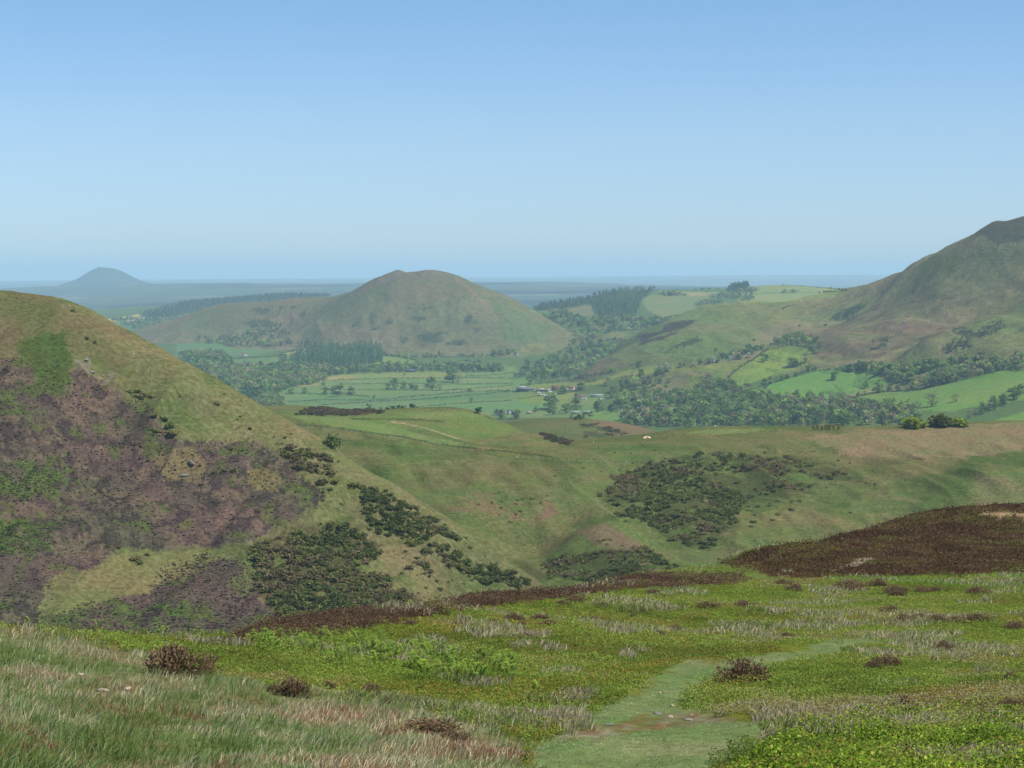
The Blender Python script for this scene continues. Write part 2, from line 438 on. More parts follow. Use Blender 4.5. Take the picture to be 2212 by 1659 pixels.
cover(left, HEATHS[0], albedo(92, 98, 60), 16, patch=(6, .16), seed=26)
cover(left, HEATHS[1], albedo(92, 100, 58), 14, patch=(10, .35), seed=27)
cover(left, [(330,985),(410,962),(445,1000),(430,1045),(360,1035)], albedo(126,112,82), 10, seed=28)
cover(left, [(540,1010),(600,1020),(600,1060),(540,1060)], albedo(128,114,80), 10, seed=29)
cover(left, [(-100,1010),(60,1000),(150,1020),(130,1060),(60,1080),(-100,1090)], BRACK, 16, patch=(8, .55), seed=30)
cover(left, [(-100,1140),(60,1120),(130,1140),(110,1190),(-100,1200)], BRACK, 16, patch=(8, .55), seed=31)
cover(left, [(40,740),(150,715),(165,800),(150,850),(70,840)], albedo(84,98,52), 18, seed=32)
cover(left, [(185,1240),(260,1195),(420,1187),(500,1200),(350,1262),(250,1290),(150,1335),(90,1335)], albedo(124,120,78), 12, seed=33)
cover(left, [(120,1330),(260,1300),(380,1300),(420,1340),(300,1380),(120,1390)], BRACK, 14, patch=(7, .45), seed=35)
GORSE_L = [(530,1180),(620,1150),(720,1130),(780,1150),(820,1190),(780,1230),(840,1260),(900,1290),(830,1345),(600,1350),(560,1270)]
cover(left, GORSE_L, GORSEG, 14, seed=36)
cover(left, GORSE_L, albedo(108,112,66), 14, patch=(7, .22), seed=37)
cover(left, [(150,780),(200,760),(250,810),(235,830),(180,800)], albedo(130,124,104), 6, patch=(3, .4), seed=38)

# golf-course hill across the gully
base(mid, TURF, 0.12, 40, 5, albedo(112, 112, 68))
cover(mid, None, albedo(124, 120, 80), 10, patch=(14, .2), seed=39, mix=.55)
cover(mid, None, albedo(86, 102, 54), 10, patch=(22, .22), seed=40, mix=.55)
cover(mid, [(600,890),(850,885),(1010,890),(1110,922),(1060,960),(900,930),(760,920),(640,905)], albedo(112,126,68), 8, seed=41)
FAIR = albedo(120, 136, 78)
for k, p in enumerate([[(610,896),(760,903),(860,925),(960,948),(1040,966),(930,958),(800,935),(690,916)], [(850,890),(1000,890),(1050,900),(900,905)], [(860,930),(960,950),(1000,962),(930,958)],
                       [(1450,935),(1560,926),(1690,928),(1560,938)]]):
    cover(mid, p, FAIR, 4, seed=42 + k)
line_cover(mid, [(640,916),(760,929),(870,944),(950,961),(1100,976),(1190,986)], 2.2, albedo(74,88,48))
line_cover(mid, [(760,905),(860,905),(930,908),(960,912)], 2.5, albedo(86,98,52))
line_cover(mid, [(1050,980),(1117,991),(1250,1000),(1350,998),(1440,1000)], 1.6, albedo(86,104,52))
line_cover(mid, [(1232,1042),(1262,1066),(1330,1115),(1400,1166),(1478,1216)], 2.2, albedo(122, 128, 78))
line_cover(mid, [(845,911),(880,916),(920,925),(960,938),(990,948)], 1.5, albedo(170,156,120))
cover(mid, [(1000,955),(1150,930),(1220,955),(1180,970),(1050,975)], albedo(124,122,74), 8, patch=(20, .6), seed=47)
cover(mid, [(1730,945),(1850,932),(2000,922),(2300,905),(2300,985),(2100,990),(1950,1005),(1850,985)], TAN, 12, seed=48)
cover(mid, [(1780,975),(1900,985),(2100,1000),(2080,1060),(1850,1070)], albedo(116,112,72), 14, patch=(15, .6), seed=49)
cover(mid, [(1900,1050),(2050,1015),(2100,985),(2300,965),(2300,1000),(2120,1020),(2090,1060),(2090,1125),(1960,1105),(2010,1055)], DARKGR, 10, seed=50)
cover(mid, [(2110,1020),(2150,1030),(2300,1090),(2300,1130),(2120,1115),(2100,1060)], albedo(126,116,84), 14, seed=51, mix=.6)
cover(mid, [(1110,1085),(1190,1080),(1205,1115),(1140,1130),(1090,1110)], albedo(124,106,78), 10, patch=(8, .75), seed=52)
cover(mid, [(940,1060),(1050,1050),(1120,1080),(1080,1120),(980,1110)], albedo(120,108,76), 14, patch=(12, .4), seed=53)
cover(mid, [(1250,1145),(1310,1130),(1400,1180),(1475,1225),(1420,1240),(1330,1200),(1270,1170)], albedo(124,108,84), 8, seed=54)
cover(mid, [(1222,1030),(1250,1058),(1320,1108),(1400,1163),(1480,1213),(1510,1228),(1455,1226),(1375,1172),(1285,1112),(1228,1062)], albedo(104,118,64), 8, seed=55, mix=.6)
GORSE_M = [(1295,1080),(1330,1035),(1400,997),(1500,982),(1640,985),(1780,992),(1840,1030),(1750,1060),(1610,1085),(1575,1140),(1540,1190),(1480,1180),(1400,1130),(1330,1100)]
GORSE_B = [(1180,1215),(1290,1190),(1400,1185),(1470,1228),(1350,1250),(1190,1258)]
cover(mid, GORSE_M, albedo(82, 86, 52), 14, patch=(10, .75), seed=56, mix=.8)
cover(mid, GORSE_B, albedo(80, 90, 50), 10, patch=(8, .7), seed=57)
HEATHK = [(635,896),(680,880),(730,877),(800,884),(840,891),(760,898)]
cover(mid, HEATHK, albedo(84, 78, 56), 4, seed=58)

base(knoll, albedo(104, 110, 66), 0.1, 40, 7)
cover(knoll, [(1270,900),(1400,920),(1420,950),(1330,950),(1290,925)], albedo(124,108,80), 6, seed=60)
cover(knoll, [(1255,918),(1300,912),(1330,930),(1360,938),(1260,950)], albedo(80,86,54), 5, patch=(12, .6), seed=61)

tracks(mid, 2.0, albedo(130, 128, 84), 0.3, 46)

# hills beyond the valley
base(lawley, albedo(116, 114, 78), 0.14, 120, 9, albedo(126, 114, 84))
tracks(lawley, 8, albedo(138, 130, 100), 0.25, 48)
cover(lawley, [(800,620),(860,580),(980,580),(1010,612),(930,600),(860,605)], albedo(120,108,88), 8, patch=(60, .6), seed=49, mix=.8)
cover(lawley, [(700,650),(860,590),(1000,600),(900,680),(760,720)], albedo(116,114,78), 14, patch=(120, .5), seed=70)
line_cover(lawley, [(985,603),(1010,620),(1030,640),(1060,668),(1075,690)], 2.2, albedo(142,122,96))
for k, (cx, cy, rx, ry) in enumerate([(971,651,14,6),(840,695,13,8),(1001,687,18,10),(1020,700,20,8),(934,730,26,12),(960,720,14,8),(814,707,12,8),(656,681,10,6),(579,672,35,10),(620,665,18,5),(925,666,20,4),(905,690,12,6),(990,738,20,8),(560,700,30,10),(880,735,10,5),(1040,715,16,5)]):
    cover(lawley, [(cx + rx * math.cos(a), cy + ry * math.sin(a)) for a in np.linspace(0, 6.28, 12)], albedo(74,80,56), 8, patch=(30, .6), seed=71 + k)
cover(lawley, [(1070,660),(1120,668),(1180,700),(1170,740),(1100,745)], albedo(104,116,74), 10, seed=90)

base(right, albedo(134, 132, 82), 0.16, 90, 11, albedo(132, 122, 86))
tracks(right, 7, albedo(140, 130, 96), 0.28, 47)
cover(right, [(1950,570),(2150,470),(2300,440),(2300,640),(2100,650),(2000,690),(1900,660)], albedo(118,108,80), 20, patch=(110, .4), seed=91, mix=.6)
cover(right, [(2000,540),(2080,560),(2120,560),(2100,600),(2000,620),(1960,600)], albedo(108,114,58), 14, patch=(60, .6), seed=92)
cover(right, [(2090,500),(2170,470),(2300,460),(2300,520),(2150,520)], albedo(84,80,58), 10, patch=(60, .7), seed=93)
cover(right, [(1690,720),(1900,660),(2000,700),(2060,720),(1900,770),(1760,770)], albedo(126,110,80), 16, patch=(90, .6), seed=94)
cover(right, [(1956,672),(1966,680),(1962,698),(1945,712),(1925,709),(1945,700)], albedo(140,118,98), 4, seed=95, mix=.75)
cover(right, [(1300,770),(1380,708),(1500,658),(1600,642),(1700,650),(1650,715),(1580,780),(1400,800)], albedo(110, 122, 70), 12, seed=99, mix=.75)
cover(right, None, albedo(112, 124, 68), 10, patch=(140, .3), seed=100, mix=.6)
cover(right, [(1375,725),(1440,700),(1510,688),(1490,705),(1430,735),(1385,750)], albedo(76,72,60), 8, patch=(50, .75), seed=96)
cover(right, [(1430,765),(1500,720),(1520,735),(1450,780)], albedo(80,84,56), 8, patch=(40, .55), seed=97)
for k, p in enumerate([[(1790,690),(1850,655),(1880,650),(1830,690)], [(2060,715),(2130,692),(2180,695),(2150,720),(2080,730)], [(2030,750),(2090,728),(2100,745),(2050,760)], [(1880,755),(1920,728),(1915,745)]]):
    cover(right, p, albedo(72,76,52), 8, patch=(40, .6), seed=98 + k)
cover(right, [(1560,760),(1700,665),(1690,660),(1600,720),(1540,770)], albedo(112,118,66), 8, seed=103)

# the farmed valley
WOODG = albedo(74, 92, 52)
base(valley, albedo(92, 112, 62), 0.15, 300, 13)
FIELDS = [
 ([(380,738),(600,744),(665,748),(600,756),(560,768),(380,772)], (88,132,86)), ([(608,764),(680,748),(728,756),(700,768),(620,770)], (124,152,76)),
 ([(480,776),(590,772),(650,768),(570,790),(500,802)], (92,134,82)), ([(826,768),(905,780),(870,788),(826,790)], (108,142,78)),
 ([(600,800),(1110,792),(1190,850),(1290,852),(1290,905),(600,895)], (96,138,80)),
 ([(710,811),(900,803),(1110,795),(1100,806),(900,818),(720,820)], (110,142,78)), ([(750,822),(975,817),(1110,819),(1100,829),(800,832)], (98,140,80)),
 ([(740,835),(1000,832),(1110,833),(1100,844),(960,845),(830,843),(750,843)], (104,142,84)), ([(610,860),(790,860),(900,855),(1100,846),(1100,860),(900,866),(800,872),(610,870)], (88,134,82)),
 ([(620,880),(960,871),(1180,862),(1200,885),(980,890),(620,892)], (94,142,86)), ([(615,827),(680,823),(692,830),(660,834),(618,833)], (164,146,96)), ([(690,815),(760,808),(790,812),(740,820),(700,824)], (150,146,88)),
 ([(1110,834),(1180,828),(1280,824),(1340,806),(1420,797),(1560,785),(1620,776),(1590,802),(1480,802),(1400,808),(1330,815),(1290,830),(1180,842)], (112,140,70)),
 ([(1008,792),(1092,789),(1105,803),(1050,812),(1008,811)], (96,140,80)), ([(1090,768),(1150,740),(1215,741),(1228,752),(1180,766),(1110,774)], (100,124,72)),
 ([(1230,905),(1270,890),(1348,886),(1345,915),(1230,915)], (96,144,74)), ([(1110,862),(1180,845),(1250,850),(1215,872),(1130,872)], (110,144,72)),
 ([(1560,835),(1590,800),(1659,757),(1705,747),(1740,749),(1758,765),(1742,790),(1700,802),(1659,816),(1610,832)], (112,150,66)),
 ([(1640,850),(1659,830),(1740,805),(1830,794),(1885,797),(1895,815),(1940,824),(1900,832),(1860,845),(1820,856),(1760,868),(1700,858)], (92,148,68)),
 ([(1805,868),(1900,848),(1990,840),(2080,820),(2150,800),(2300,790),(2300,862),(2150,868),(2050,890),(1990,885),(1930,874),(1850,876)], (100,146,68)),
 ([(2140,910),(2300,865),(2300,920)], (100,148,66)), ([(1310,800),(1420,790),(1440,800),(1340,808)], (108,140,72)), ([(1480,815),(1560,800),(1575,830),(1500,845)], (104,138,66)),
 ([(1380,640),(1500,632),(1545,640),(1530,668),(1508,690),(1440,690),(1400,670)], (106,136,82)), ([(1135,652),(1175,660),(1218,672),(1200,679),(1150,672)], (96,138,84)),
 ([(1208,669),(1276,657),(1287,682),(1255,684),(1215,674)], (122,122,84)), ([(1500,662),(1540,650),(1600,655),(1560,660)], (104,134,80)),
 ([(1590,640),(1640,614),(1720,616),(1830,626),(1800,642),(1700,652),(1600,656)], (118,150,86)), ([(1420,628),(1500,630),(1560,632),(1500,640)], (150,146,100)),
 ([(1230,690),(1290,690),(1350,700),(1300,715)], (96,118,66)), ([(1310,705),(1370,700),(1440,690),(1430,715),(1360,725)], (90,122,72)),
 ([(225,692),(300,678),(330,686),(290,700),(230,702)], (92,128,74)), ([(228,691),(268,683),(274,687),(246,694)], (212,192,58)), ([(285,681),(306,679),(306,682),(286,684)], (206,188,70)), ([(274,690),(322,686),(320,691),(278,694)], (176,158,110)),
]
for k, (p, c) in enumerate(FIELDS):
    for L in ((valley, right, lawley) if p[0][0] > 1000 else (valley,)):
        g = 1.13 if c[1] > c[0] else 0.97
        cover(L, p, albedo(c[0] * g, c[1] * .97, c[2] * 0.96), 2.5, seed=110 + k)
        cover(L, p, albedo(c[0] * g * 1.1, c[1], c[2]), 2.5, seed=110 + k, patch=(60, .35), mix=.6)
WOODFLOOR = [[(1130,676),(1190,653),(1290,628),(1340,617),(1415,626),(1385,650),(1375,682),(1290,692),(1277,658),(1208,668)],
             [(300,680),(420,650),(560,640),(705,632),(715,642),(640,652),(560,655),(480,664),(330,692)]]
for p in WOODFLOOR: cover(valley, p, WOODG * 0.8, 3)

base(farland, albedo(62, 80, 56), 0.3, 900, 15, albedo(84, 88, 62))
n = fbm(farland.x, farland.y, 700, 3, 77); farland.col[n > 0.35] = albedo(22, 32, 24)
n = fbm(farland.x, farland.y, 500, 2, 78); farland.col[n > 0.85] = albedo(130, 124, 92)
base(wrekin, albedo(46, 60, 42), 0.2, 500, 17)
cover(wrekin, [(210,590),(238,580),(262,586),(250,600),(225,605)], albedo(92,86,68), 6, patch=(250, .6), seed=5)

# the moor underfoot
base(moor, albedo(108, 118, 48), 0.2, 6, 19, albedo(104, 102, 48))
G_LEFT = [(-900,1345),(60,1362),(180,1385),(330,1420),(520,1470),(700,1500),(900,1530),(1050,1570),(1130,1610),(1190,1950),(-900,1950)]
PATH = [(1150,1950),(1160,1610),(1250,1582),(1300,1540),(1370,1490),(1430,1455),(1490,1430),(1570,1433),(1660,1410),(1800,1386),(1910,1376),(1915,1386),(1835,1401),(1700,1428),(1560,1458),(1490,1492),(1470,1530),(1520,1545),(1650,1558),(1640,1596),(1570,1632),(1500,1685),(1440,1950)]
BARE = [(1190,1592),(1280,1570),(1400,1545),(1500,1540),(1640,1552),(1500,1564),(1380,1577),(1290,1592)]
BIL_R = [(1500,1950),(1545,1700),(1640,1628),(1700,1582),(1800,1556),(1900,1542),(2100,1548),(2700,1560),(2700,1950)]
STRIP = [(470,1388),(576,1340),(800,1305),(1056,1275),(1313,1238),(1600,1238),(1640,1252),(1560,1264),(1380,1270),(1200,1294),(1050,1314),(900,1337),(750,1364),(600,1384)]
MOUND = [(1555,1222),(1600,1205),(1640,1185),(1800,1135),(1950,1095),(2100,1075),(2700,1080),(2700,1228),(2100,1242),(2000,1245),(1800,1247),(1660,1245),(1600,1235)]
SCAR = [(1800,1233),(1830,1216),(1880,1202),(1897,1205),(1850,1223)]
cover(moor, G_LEFT, albedo(112, 118, 74), 10, 3.0, seed=200)
cover(moor, G_LEFT, albedo(128, 116, 84), 10, 3.0, patch=(2.5, .45), seed=201)
cover(moor, PATH, albedo(114, 132, 82), 14, 3.0, seed=202)
cover(moor, PATH, albedo(126, 138, 92), 14, 3.0, patch=(2.2, .4), seed=203)
cover(moor, BARE, albedo(122, 118, 86), 14, 2.0, seed=204)
cover(moor, BARE, albedo(132, 108, 80), 14, 2.0, patch=(1.2, .5), seed=205)
cover(moor, BARE, albedo(116, 112, 66), 14, 2.0, patch=(0.9, .3), seed=216)
cover(moor, BARE, albedo(142, 134, 112), 14, 2.0, patch=(0.5, .15), seed=217)
cover(moor, BIL_R, albedo(92, 112, 34), 10, 3.0, seed=206)
cover(moor, STRIP, albedo(84, 66, 50), 8, 6.0, seed=207)
cover(moor, MOUND, albedo(76, 58, 42), 6, 12.0, seed=208)
cover(moor, MOUND, albedo(88, 84, 44), 6, 12.0, patch=(9, .25), seed=209)
cover(moor, [(2095,1114),(2130,1106),(2300,1108),(2300,1134),(2190,1117),(2140,1114)], albedo(166, 142, 110), 4, 6.0, seed=213)
cover(moor, SCAR, albedo(150, 136, 120), 5, 6.0, seed=210)
cover(moor, [(1440,1235),(1500,1218),(1560,1208),(1620,1225),(1690,1250),(1560,1248),(1480,1250)], albedo(108,120,62), 6, 8.0, seed=211)
cover(moor, [(1700,1247),(2000,1240),(2150,1225),(2400,1225),(2400,1262),(2100,1268),(1900,1256)], albedo(96,122,46), 6, 8.0, patch=(9, .7), seed=212)

M_moor = ground_mat('moor_cover', 0.35, 4, 0.35, 0.05)
M_slope = ground_mat('slope_cover', 1.6, 22, 0.48, 0.7, (1, 1, 0.6))
M_far = ground_mat('hill_cover', 12, 130, 0.36, 4.0)
M_field = ground_mat('field_cover', 8, 120, 0.24)
M_plain = ground_mat('plain_cover', 300, 1500, 0.25)
for L, m in ((moor, M_moor), (left, M_slope), (mid, M_slope), (knoll, M_slope), (valley, M_field), (lawley, M_far), (right, M_far), (farland, M_plain), (wrekin, M_plain)):
    L.build(m)

# ------------------------------------------------------------------ plant building
def leaf_mat(name, var=0.35, hue=None, thin=0.4):
    """leaves or twigs: own colour, varied a little from plant to plant"""
    m, t, b = new_mat(name)
    at = t.nodes.new('ShaderNodeAttribute'); at.attribute_name = 'Col'
    oi = t.nodes.new('ShaderNodeObjectInfo')
    rp = t.nodes.new('ShaderNodeValToRGB')
    hue = hue or [(1 - var, 1 - var, 1 - var), (1 + var, 1 + var, 1 + var)]
    while len(rp.color_ramp.elements) < len(hue): rp.color_ramp.elements.new(0.5)
    for i, c in enumerate(hue):
        rp.color_ramp.elements[i].position = i / max(1, len(hue) - 1)
        rp.color_ramp.elements[i].color = (*c, 1)
    t.links.new(oi.outputs['Random'], rp.inputs[0])
    mx = t.nodes.new('ShaderNodeMix'); mx.data_type = 'RGBA'; mx.blend_type = 'MULTIPLY'; mx.inputs['Factor'].default_value = 1.0
    t.links.new(at.outputs['Color'], mx.inputs['A']); t.links.new(rp.outputs[0], mx.inputs['B'])
    t.links.new(mx.outputs['Result'], b.inputs['Base Color'])
    b.inputs['Specular IOR Level'].default_value = 0.05
    tr = t.nodes.new('ShaderNodeBsdfTranslucent')          # thin leaves let light through
    t.links.new(mx.outputs['Result'], tr.inputs['Color'])
    ms = t.nodes.new('ShaderNodeMixShader'); ms.inputs[0].default_value = thin
    t.links.new(b.outputs[0], ms.inputs[1]); t.links.new(tr.outputs[0], ms.inputs[2])
    t.links.new(ms.outputs[0], t.nodes['Material Output'].inputs['Surface'])
    return m

def plain_mat(name, rgb, rough=0.8, noise=0.0, scale=1.0, metal=0.0):
    m, t, b = new_mat(name)
    b.inputs['Roughness'].default_value = rough
    b.inputs['Metallic'].default_value = metal
    tc = t.nodes.new('ShaderNodeTexCoord')
    n = t.nodes.new('ShaderNodeTexNoise'); n.inputs['Scale'].default_value = scale; n.inputs['Detail'].default_value = 5
    t.links.new(tc.outputs['Object'], n.inputs['Vector'])
    mr = t.nodes.new('ShaderNodeMapRange')
    mr.inputs['From Min'].default_value = 0.3; mr.inputs['From Max'].default_value = 0.7
    mr.inputs['To Min'].default_value = 1 - noise; mr.inputs['To Max'].default_value = 1 + noise
    t.links.new(n.outputs['Fac'], mr.inputs['Value'])
    mx = t.nodes.new('ShaderNodeMix'); mx.data_type = 'RGBA'; mx.blend_type = 'MULTIPLY'; mx.inputs['Factor'].default_value = 1.0
    mx.inputs['A'].default_value = (*rgb, 1)
    t.links.new(mr.outputs[0], mx.inputs['B'])
    t.links.new(mx.outputs['Result'], b.inputs['Base Color'])
    return m

def leaves(P, size, rng, up=0.3, aspect=1.0):
    """one four-cornered leaf clump per point, facing any way (leaning upward by `up`)"""
    n = len(P)
    nrm = rng.normal(size=(n, 3)); nrm[:, 2] = np.abs(nrm[:, 2]) * (1 - up) + up * 1.5
    nrm /= np.linalg.norm(nrm, axis=1)[:, None]
    a = np.cross(nrm, rng.normal(size=(n, 3))); a /= np.linalg.norm(a, axis=1)[:, None] + 1e-9
    b = np.cross(nrm, a)
    s = (np.asarray(size) * np.ones(n))[:, None] * 0.5
    V = np.stack([P + a * s * 1.25, P + b * s * aspect, P - a * s, P - b * s * aspect * 0.8], 1)
    V = V + (rng.random((n, 4, 1)) - 0.5) * s[:, None] * 0.5
    return V.reshape(-1, 3), np.arange(4 * n).reshape(n, 4)

def blobs(rng, n, centres, radii, shell=0.55):
    """n points spread through overlapping rounded masses, denser toward their outsides"""
    k = rng.choice(len(centres), n, p=np.prod(radii, 1) ** 0.7 / (np.prod(radii, 1) ** 0.7).sum())
    d = rng.normal(size=(n, 3)); d /= np.linalg.norm(d, axis=1)[:, None]
    r = shell + (1 - shell) * rng.random(n) ** 0.6
    return centres[k] + d * radii[k] * r[:, None]

def tree_crown(seed, n=260, kind='round'):
    """crown of a tree 10 m high, leaf clumps about branches that end in rounded masses"""
    rng = np.random.default_rng(seed)
    if kind == 'conifer':
        h = rng.random(n) ** 0.75
        a = rng.random(n) * 6.283
        r = (1 - h) * 2.1 * (0.35 + 0.65 * rng.random(n) ** 0.5) * (0.8 + 0.35 * np.sin(h * 40 + a))
        P = np.stack([r * np.cos(a), r * np.sin(a), 1.2 + h * 8.8 - r * 0.25], 1)
        V, Q = leaves(P, 0.85 if n > 80 else 1.1, rng, 0.35)
    elif kind == 'poplar':
        h = rng.random(n)
        a = rng.random(n) * 6.283
        r = 1.25 * np.sin(np.clip(h * 0.92 + 0.06, 0, 1) * 3.1416) ** 0.6 * (0.4 + 0.6 * rng.random(n) ** 0.5)
        P = np.stack([r * np.cos(a), r * np.sin(a), 1.0 + h * 9.4], 1)
        V, Q = leaves(P, 0.75, rng, 0.2)
    else:
        m = rng.integers(7, 11)
        ang = np.arange(m) * 2.4 + rng.random(m)
        rad = np.sqrt(rng.random(m)) * 2.5
        c = np.stack([rad * np.cos(ang), rad * np.sin(ang), 4.2 + (1 - (rad / 2.9) ** 2) * 3.4 + rng.normal(size=m) * 0.8], 1)
        R_ = np.stack([1.15 + 0.9 * rng.random(m)] * 2 + [1.0 + 0.6 * rng.random(m)], 1)
        low = np.array([[rng.normal() * 0.8, rng.normal() * 0.8, 2.3], [1.7, rng.normal(), 2.5], [-1.8, rng.normal(), 2.6]])
        c = np.concatenate([c, low]); R_ = np.concatenate([R_, np.array([[1.8, 1.8, 1.4]] * 3)])
        P = blobs(rng, n, c, R_)
        V, Q = leaves(P, (1.0 if kind == 'round' else 0.62) * max(1.0, (300 / n) ** 0.45), rng, 0.5)
    tint = 0.75 + 0.5 * rng.random(len(Q))
    return V, Q, np.repeat(tint, 4)

def shrub_shape(seed, n=170, flat=0.75, leaf=0.2, lump=6):
    """a rounded bush about 2 m across and 2*flat*0.6 m high"""
    rng = np.random.default_rng(seed)
    m = lump
    a = rng.random(m) * 6.283; r = rng.random(m) ** 0.6 * 0.62
    c = np.stack([r * np.cos(a), r * np.sin(a), 0.42 * flat + 0.25 * flat * rng.random(m)], 1)
    R_ = np.stack([0.36 + 0.26 * rng.random(m), 0.36 + 0.26 * rng.random(m), (0.38 + 0.3 * rng.random(m)) * flat], 1)
    P = blobs(rng, n, c, R_, 0.6)
    P[:, 2] = np.maximum(P[:, 2], 0.02)
    V, Q = leaves(P, leaf * (0.7 + 0.6 * rng.random(n)), rng, 0.55)
    return V, Q, np.repeat(0.7 + 0.6 * rng.random(len(Q)), 4)

def trunk_mesh(seed, h=5.0, r=0.32):
    """tapering trunk that forks into four limbs"""
    rng = np.random.default_rng(seed)
    V, Q = [], []
    def limb(p, q, r0, r1, k=6):
        b = len(V)
        p, q = np.array(p, float), np.array(q, float)
        d = q - p; d /= np.linalg.norm(d)
        u = np.cross(d, [0.3, 0.9, 0.1]); u /= np.linalg.norm(u); v = np.cross(d, u)
        for c, rr in ((p, r0), (q, r1)):
            for i in range(k):
                t = i * 6.2832 / k
                V.append(c + rr * (u * math.cos(t) + v * math.sin(t)))
        for i in range(k): Q.append((b + i, b + (i + 1) % k, b + k + (i + 1) % k, b + k + i))
    limb((0, 0, -0.6), (0.08, 0, h * 0.45), r * 1.25, r * 0.85)
    for k in range(4):
        a = k * 1.57 + rng.random() * 0.8
        limb((0.08, 0, h * 0.42), (math.cos(a) * 1.5, math.sin(a) * 1.5, h * (0.8 + 0.35 * rng.random())), r * 0.6, r * 0.2, 5)
    return np.array(V), np.array(Q)

def scatter_mesh(name, protos, pts, size, rotz, which, tints, mat, rng):
    """ONE mesh of many small plants nobody would count"""
    Vs, Qs, Cs, off = [], [], [], 0
    for k, (V, Q, c) in enumerate(protos):
        I = np.where(which == k)[0]
        if not len(I): continue
        cs, sn = np.cos(rotz[I])[:, None], np.sin(rotz[I])[:, None]
        s = size[I]
        x = (V[None, :, 0] * cs - V[None, :, 1] * sn) * s[:, None, 0] + pts[I, 0:1]
        y = (V[None, :, 0] * sn + V[None, :, 1] * cs) * s[:, None, 0] + pts[I, 1:2]
        z = V[None, :, 2] * s[:, None, 1] + pts[I, 2:3]
        Vs.append(np.stack([x, y, z], -1).reshape(-1, 3))
        q = Q[None] + (np.arange(len(I)) * len(V))[:, None, None] + off
        Qs.append(q.reshape(-1, Q.shape[1]))
        Cs.append((tints[I][:, None, :] * c[None, :, None]).reshape(-1, 3))
        off += len(I) * len(V)
    return mesh_obj(name, np.concatenate(Vs), np.concatenate(Qs), mat, col=np.concatenate(Cs))

def sample(L, n, poly=None, rng=RNG, mode='world', warp=0.0, keep=None):
    """n ground points inside an outline, spread evenly over the ground ('world') or over its visible face ('seen')"""
    A = lambda a: (a[:-1, :-1] + a[1:, 1:]) * 0.5
    X, Y = A(L.X), A(L.Y)
    m = np.ones(X.shape, bool)
    if poly is not None:
        if warp:
            x, y = A(L.x), A(L.y)
            sc = warp * 4 * float(np.median(L.y)) / F
            m = inside(poly, X + warp * fbm(x, y, sc, 3, 91), Y + warp * 0.6 * fbm(x, y, sc, 3, 92))
        else: m = inside(poly, X, Y)
    if keep is not None: m &= keep(A(L.x), A(L.y), X, Y)
    def area(p, q):
        ax, ay = p[:-1, 1:] - p[:-1, :-1], q[:-1, 1:] - q[:-1, :-1]
        bx, by = p[1:, :-1] - p[:-1, :-1], q[1:, :-1] - q[:-1, :-1]
        return ax * by - ay * bx
    wgt = np.abs(area(L.x, L.y)) if mode == 'world' else np.maximum(0, -area(L.X, L.Y))
    wgt = np.where(m, wgt, 0).ravel()
    c = rng.choice(len(wgt), n, p=wgt / wgt.sum())
    j, i = np.unravel_index(c, m.shape)
    a, b = rng.random(n), rng.random(n)
    def bi(p): return (p[j, i] * (1 - a) + p[j, i + 1] * a) * (1 - b) + (p[j + 1, i] * (1 - a) + p[j + 1, i + 1] * a) * b
    return np.stack([bi(L.x), bi(L.y), bi(L.z)], 1), bi(L.X), bi(L.Y)

DS = np.geomspace(22, 60000, 5200)
def hit(X, Y, only=None):
    """the ground point seen at a picture point"""
    tx, tz = ray(X, Y)
    H = np.max([L.height(tx * DS, DS) for L in (only or LAYERS)], 0)
    k = np.where(EYE + tz * DS <= H)[0]
    k = k[0] if len(k) else len(DS) - 1
    D = DS[k]
    return np.array([tx * D, D, H[k]])
def ground(x, y):
    return max(float(L.height(np.array([x]), np.array([y]))[0]) for L in LAYERS)
PXM = lambda D, px: px * D / F          # metres spanned by px picture units at distance D

def copy_tree(o, parent=None):
    c = o.copy(); COL.objects.link(c)
    if parent is not None: c.parent = parent
    for ch in [q for q in o.children]: copy_tree(ch, c)
    return c

# ------------------------------------------------------------------ the moor's plants
M_leaf = leaf_mat('foliage', 0.0, [(0.75, 0.8, 0.8), (1.0, 1.0, 1.0), (1.25, 1.12, 0.8), (0.95, 1.0, 0.9), (1.2, 0.95, 1.1), (0.8, 0.95, 0.85)])
M_mass = leaf_mat('massed_foliage', 0.0)
M_heath = leaf_mat('heather_twigs', 0.15, None, 0.3)
M_bark = plain_mat('bark', srgb(96, 84, 70), 0.9, 0.35, 3)
ONE_QUAD = None

def strewn(name, pts, size, cols, mat=None, up=0.3, aspect=1.0, rng=RNG):
    V, Q = leaves(pts, size, rng, up, aspect)
    return stuff(mesh_obj(name, V, Q, mat or M_mass, col=np.repeat(cols, 4, 0)))

VEG = 2.1
def pick(noise, palette, rng=RNG, spread=0.35):
    """palette colour per point: neighbours alike, with some mixing"""
    n = noise + rng.normal(size=len(noise)) * spread
    r = np.argsort(np.argsort(n)) / max(1, len(n) - 1)
    cum = np.cumsum([w for w, _ in palette]); cum = cum / cum[-1]
    k = np.searchsorted(cum, r, side='left').clip(0, len(palette) - 1)
    return np.array([c for _, c in palette])[k] * (VEG * (0.82 + 0.36 * rng.random(len(n))))[:, None]

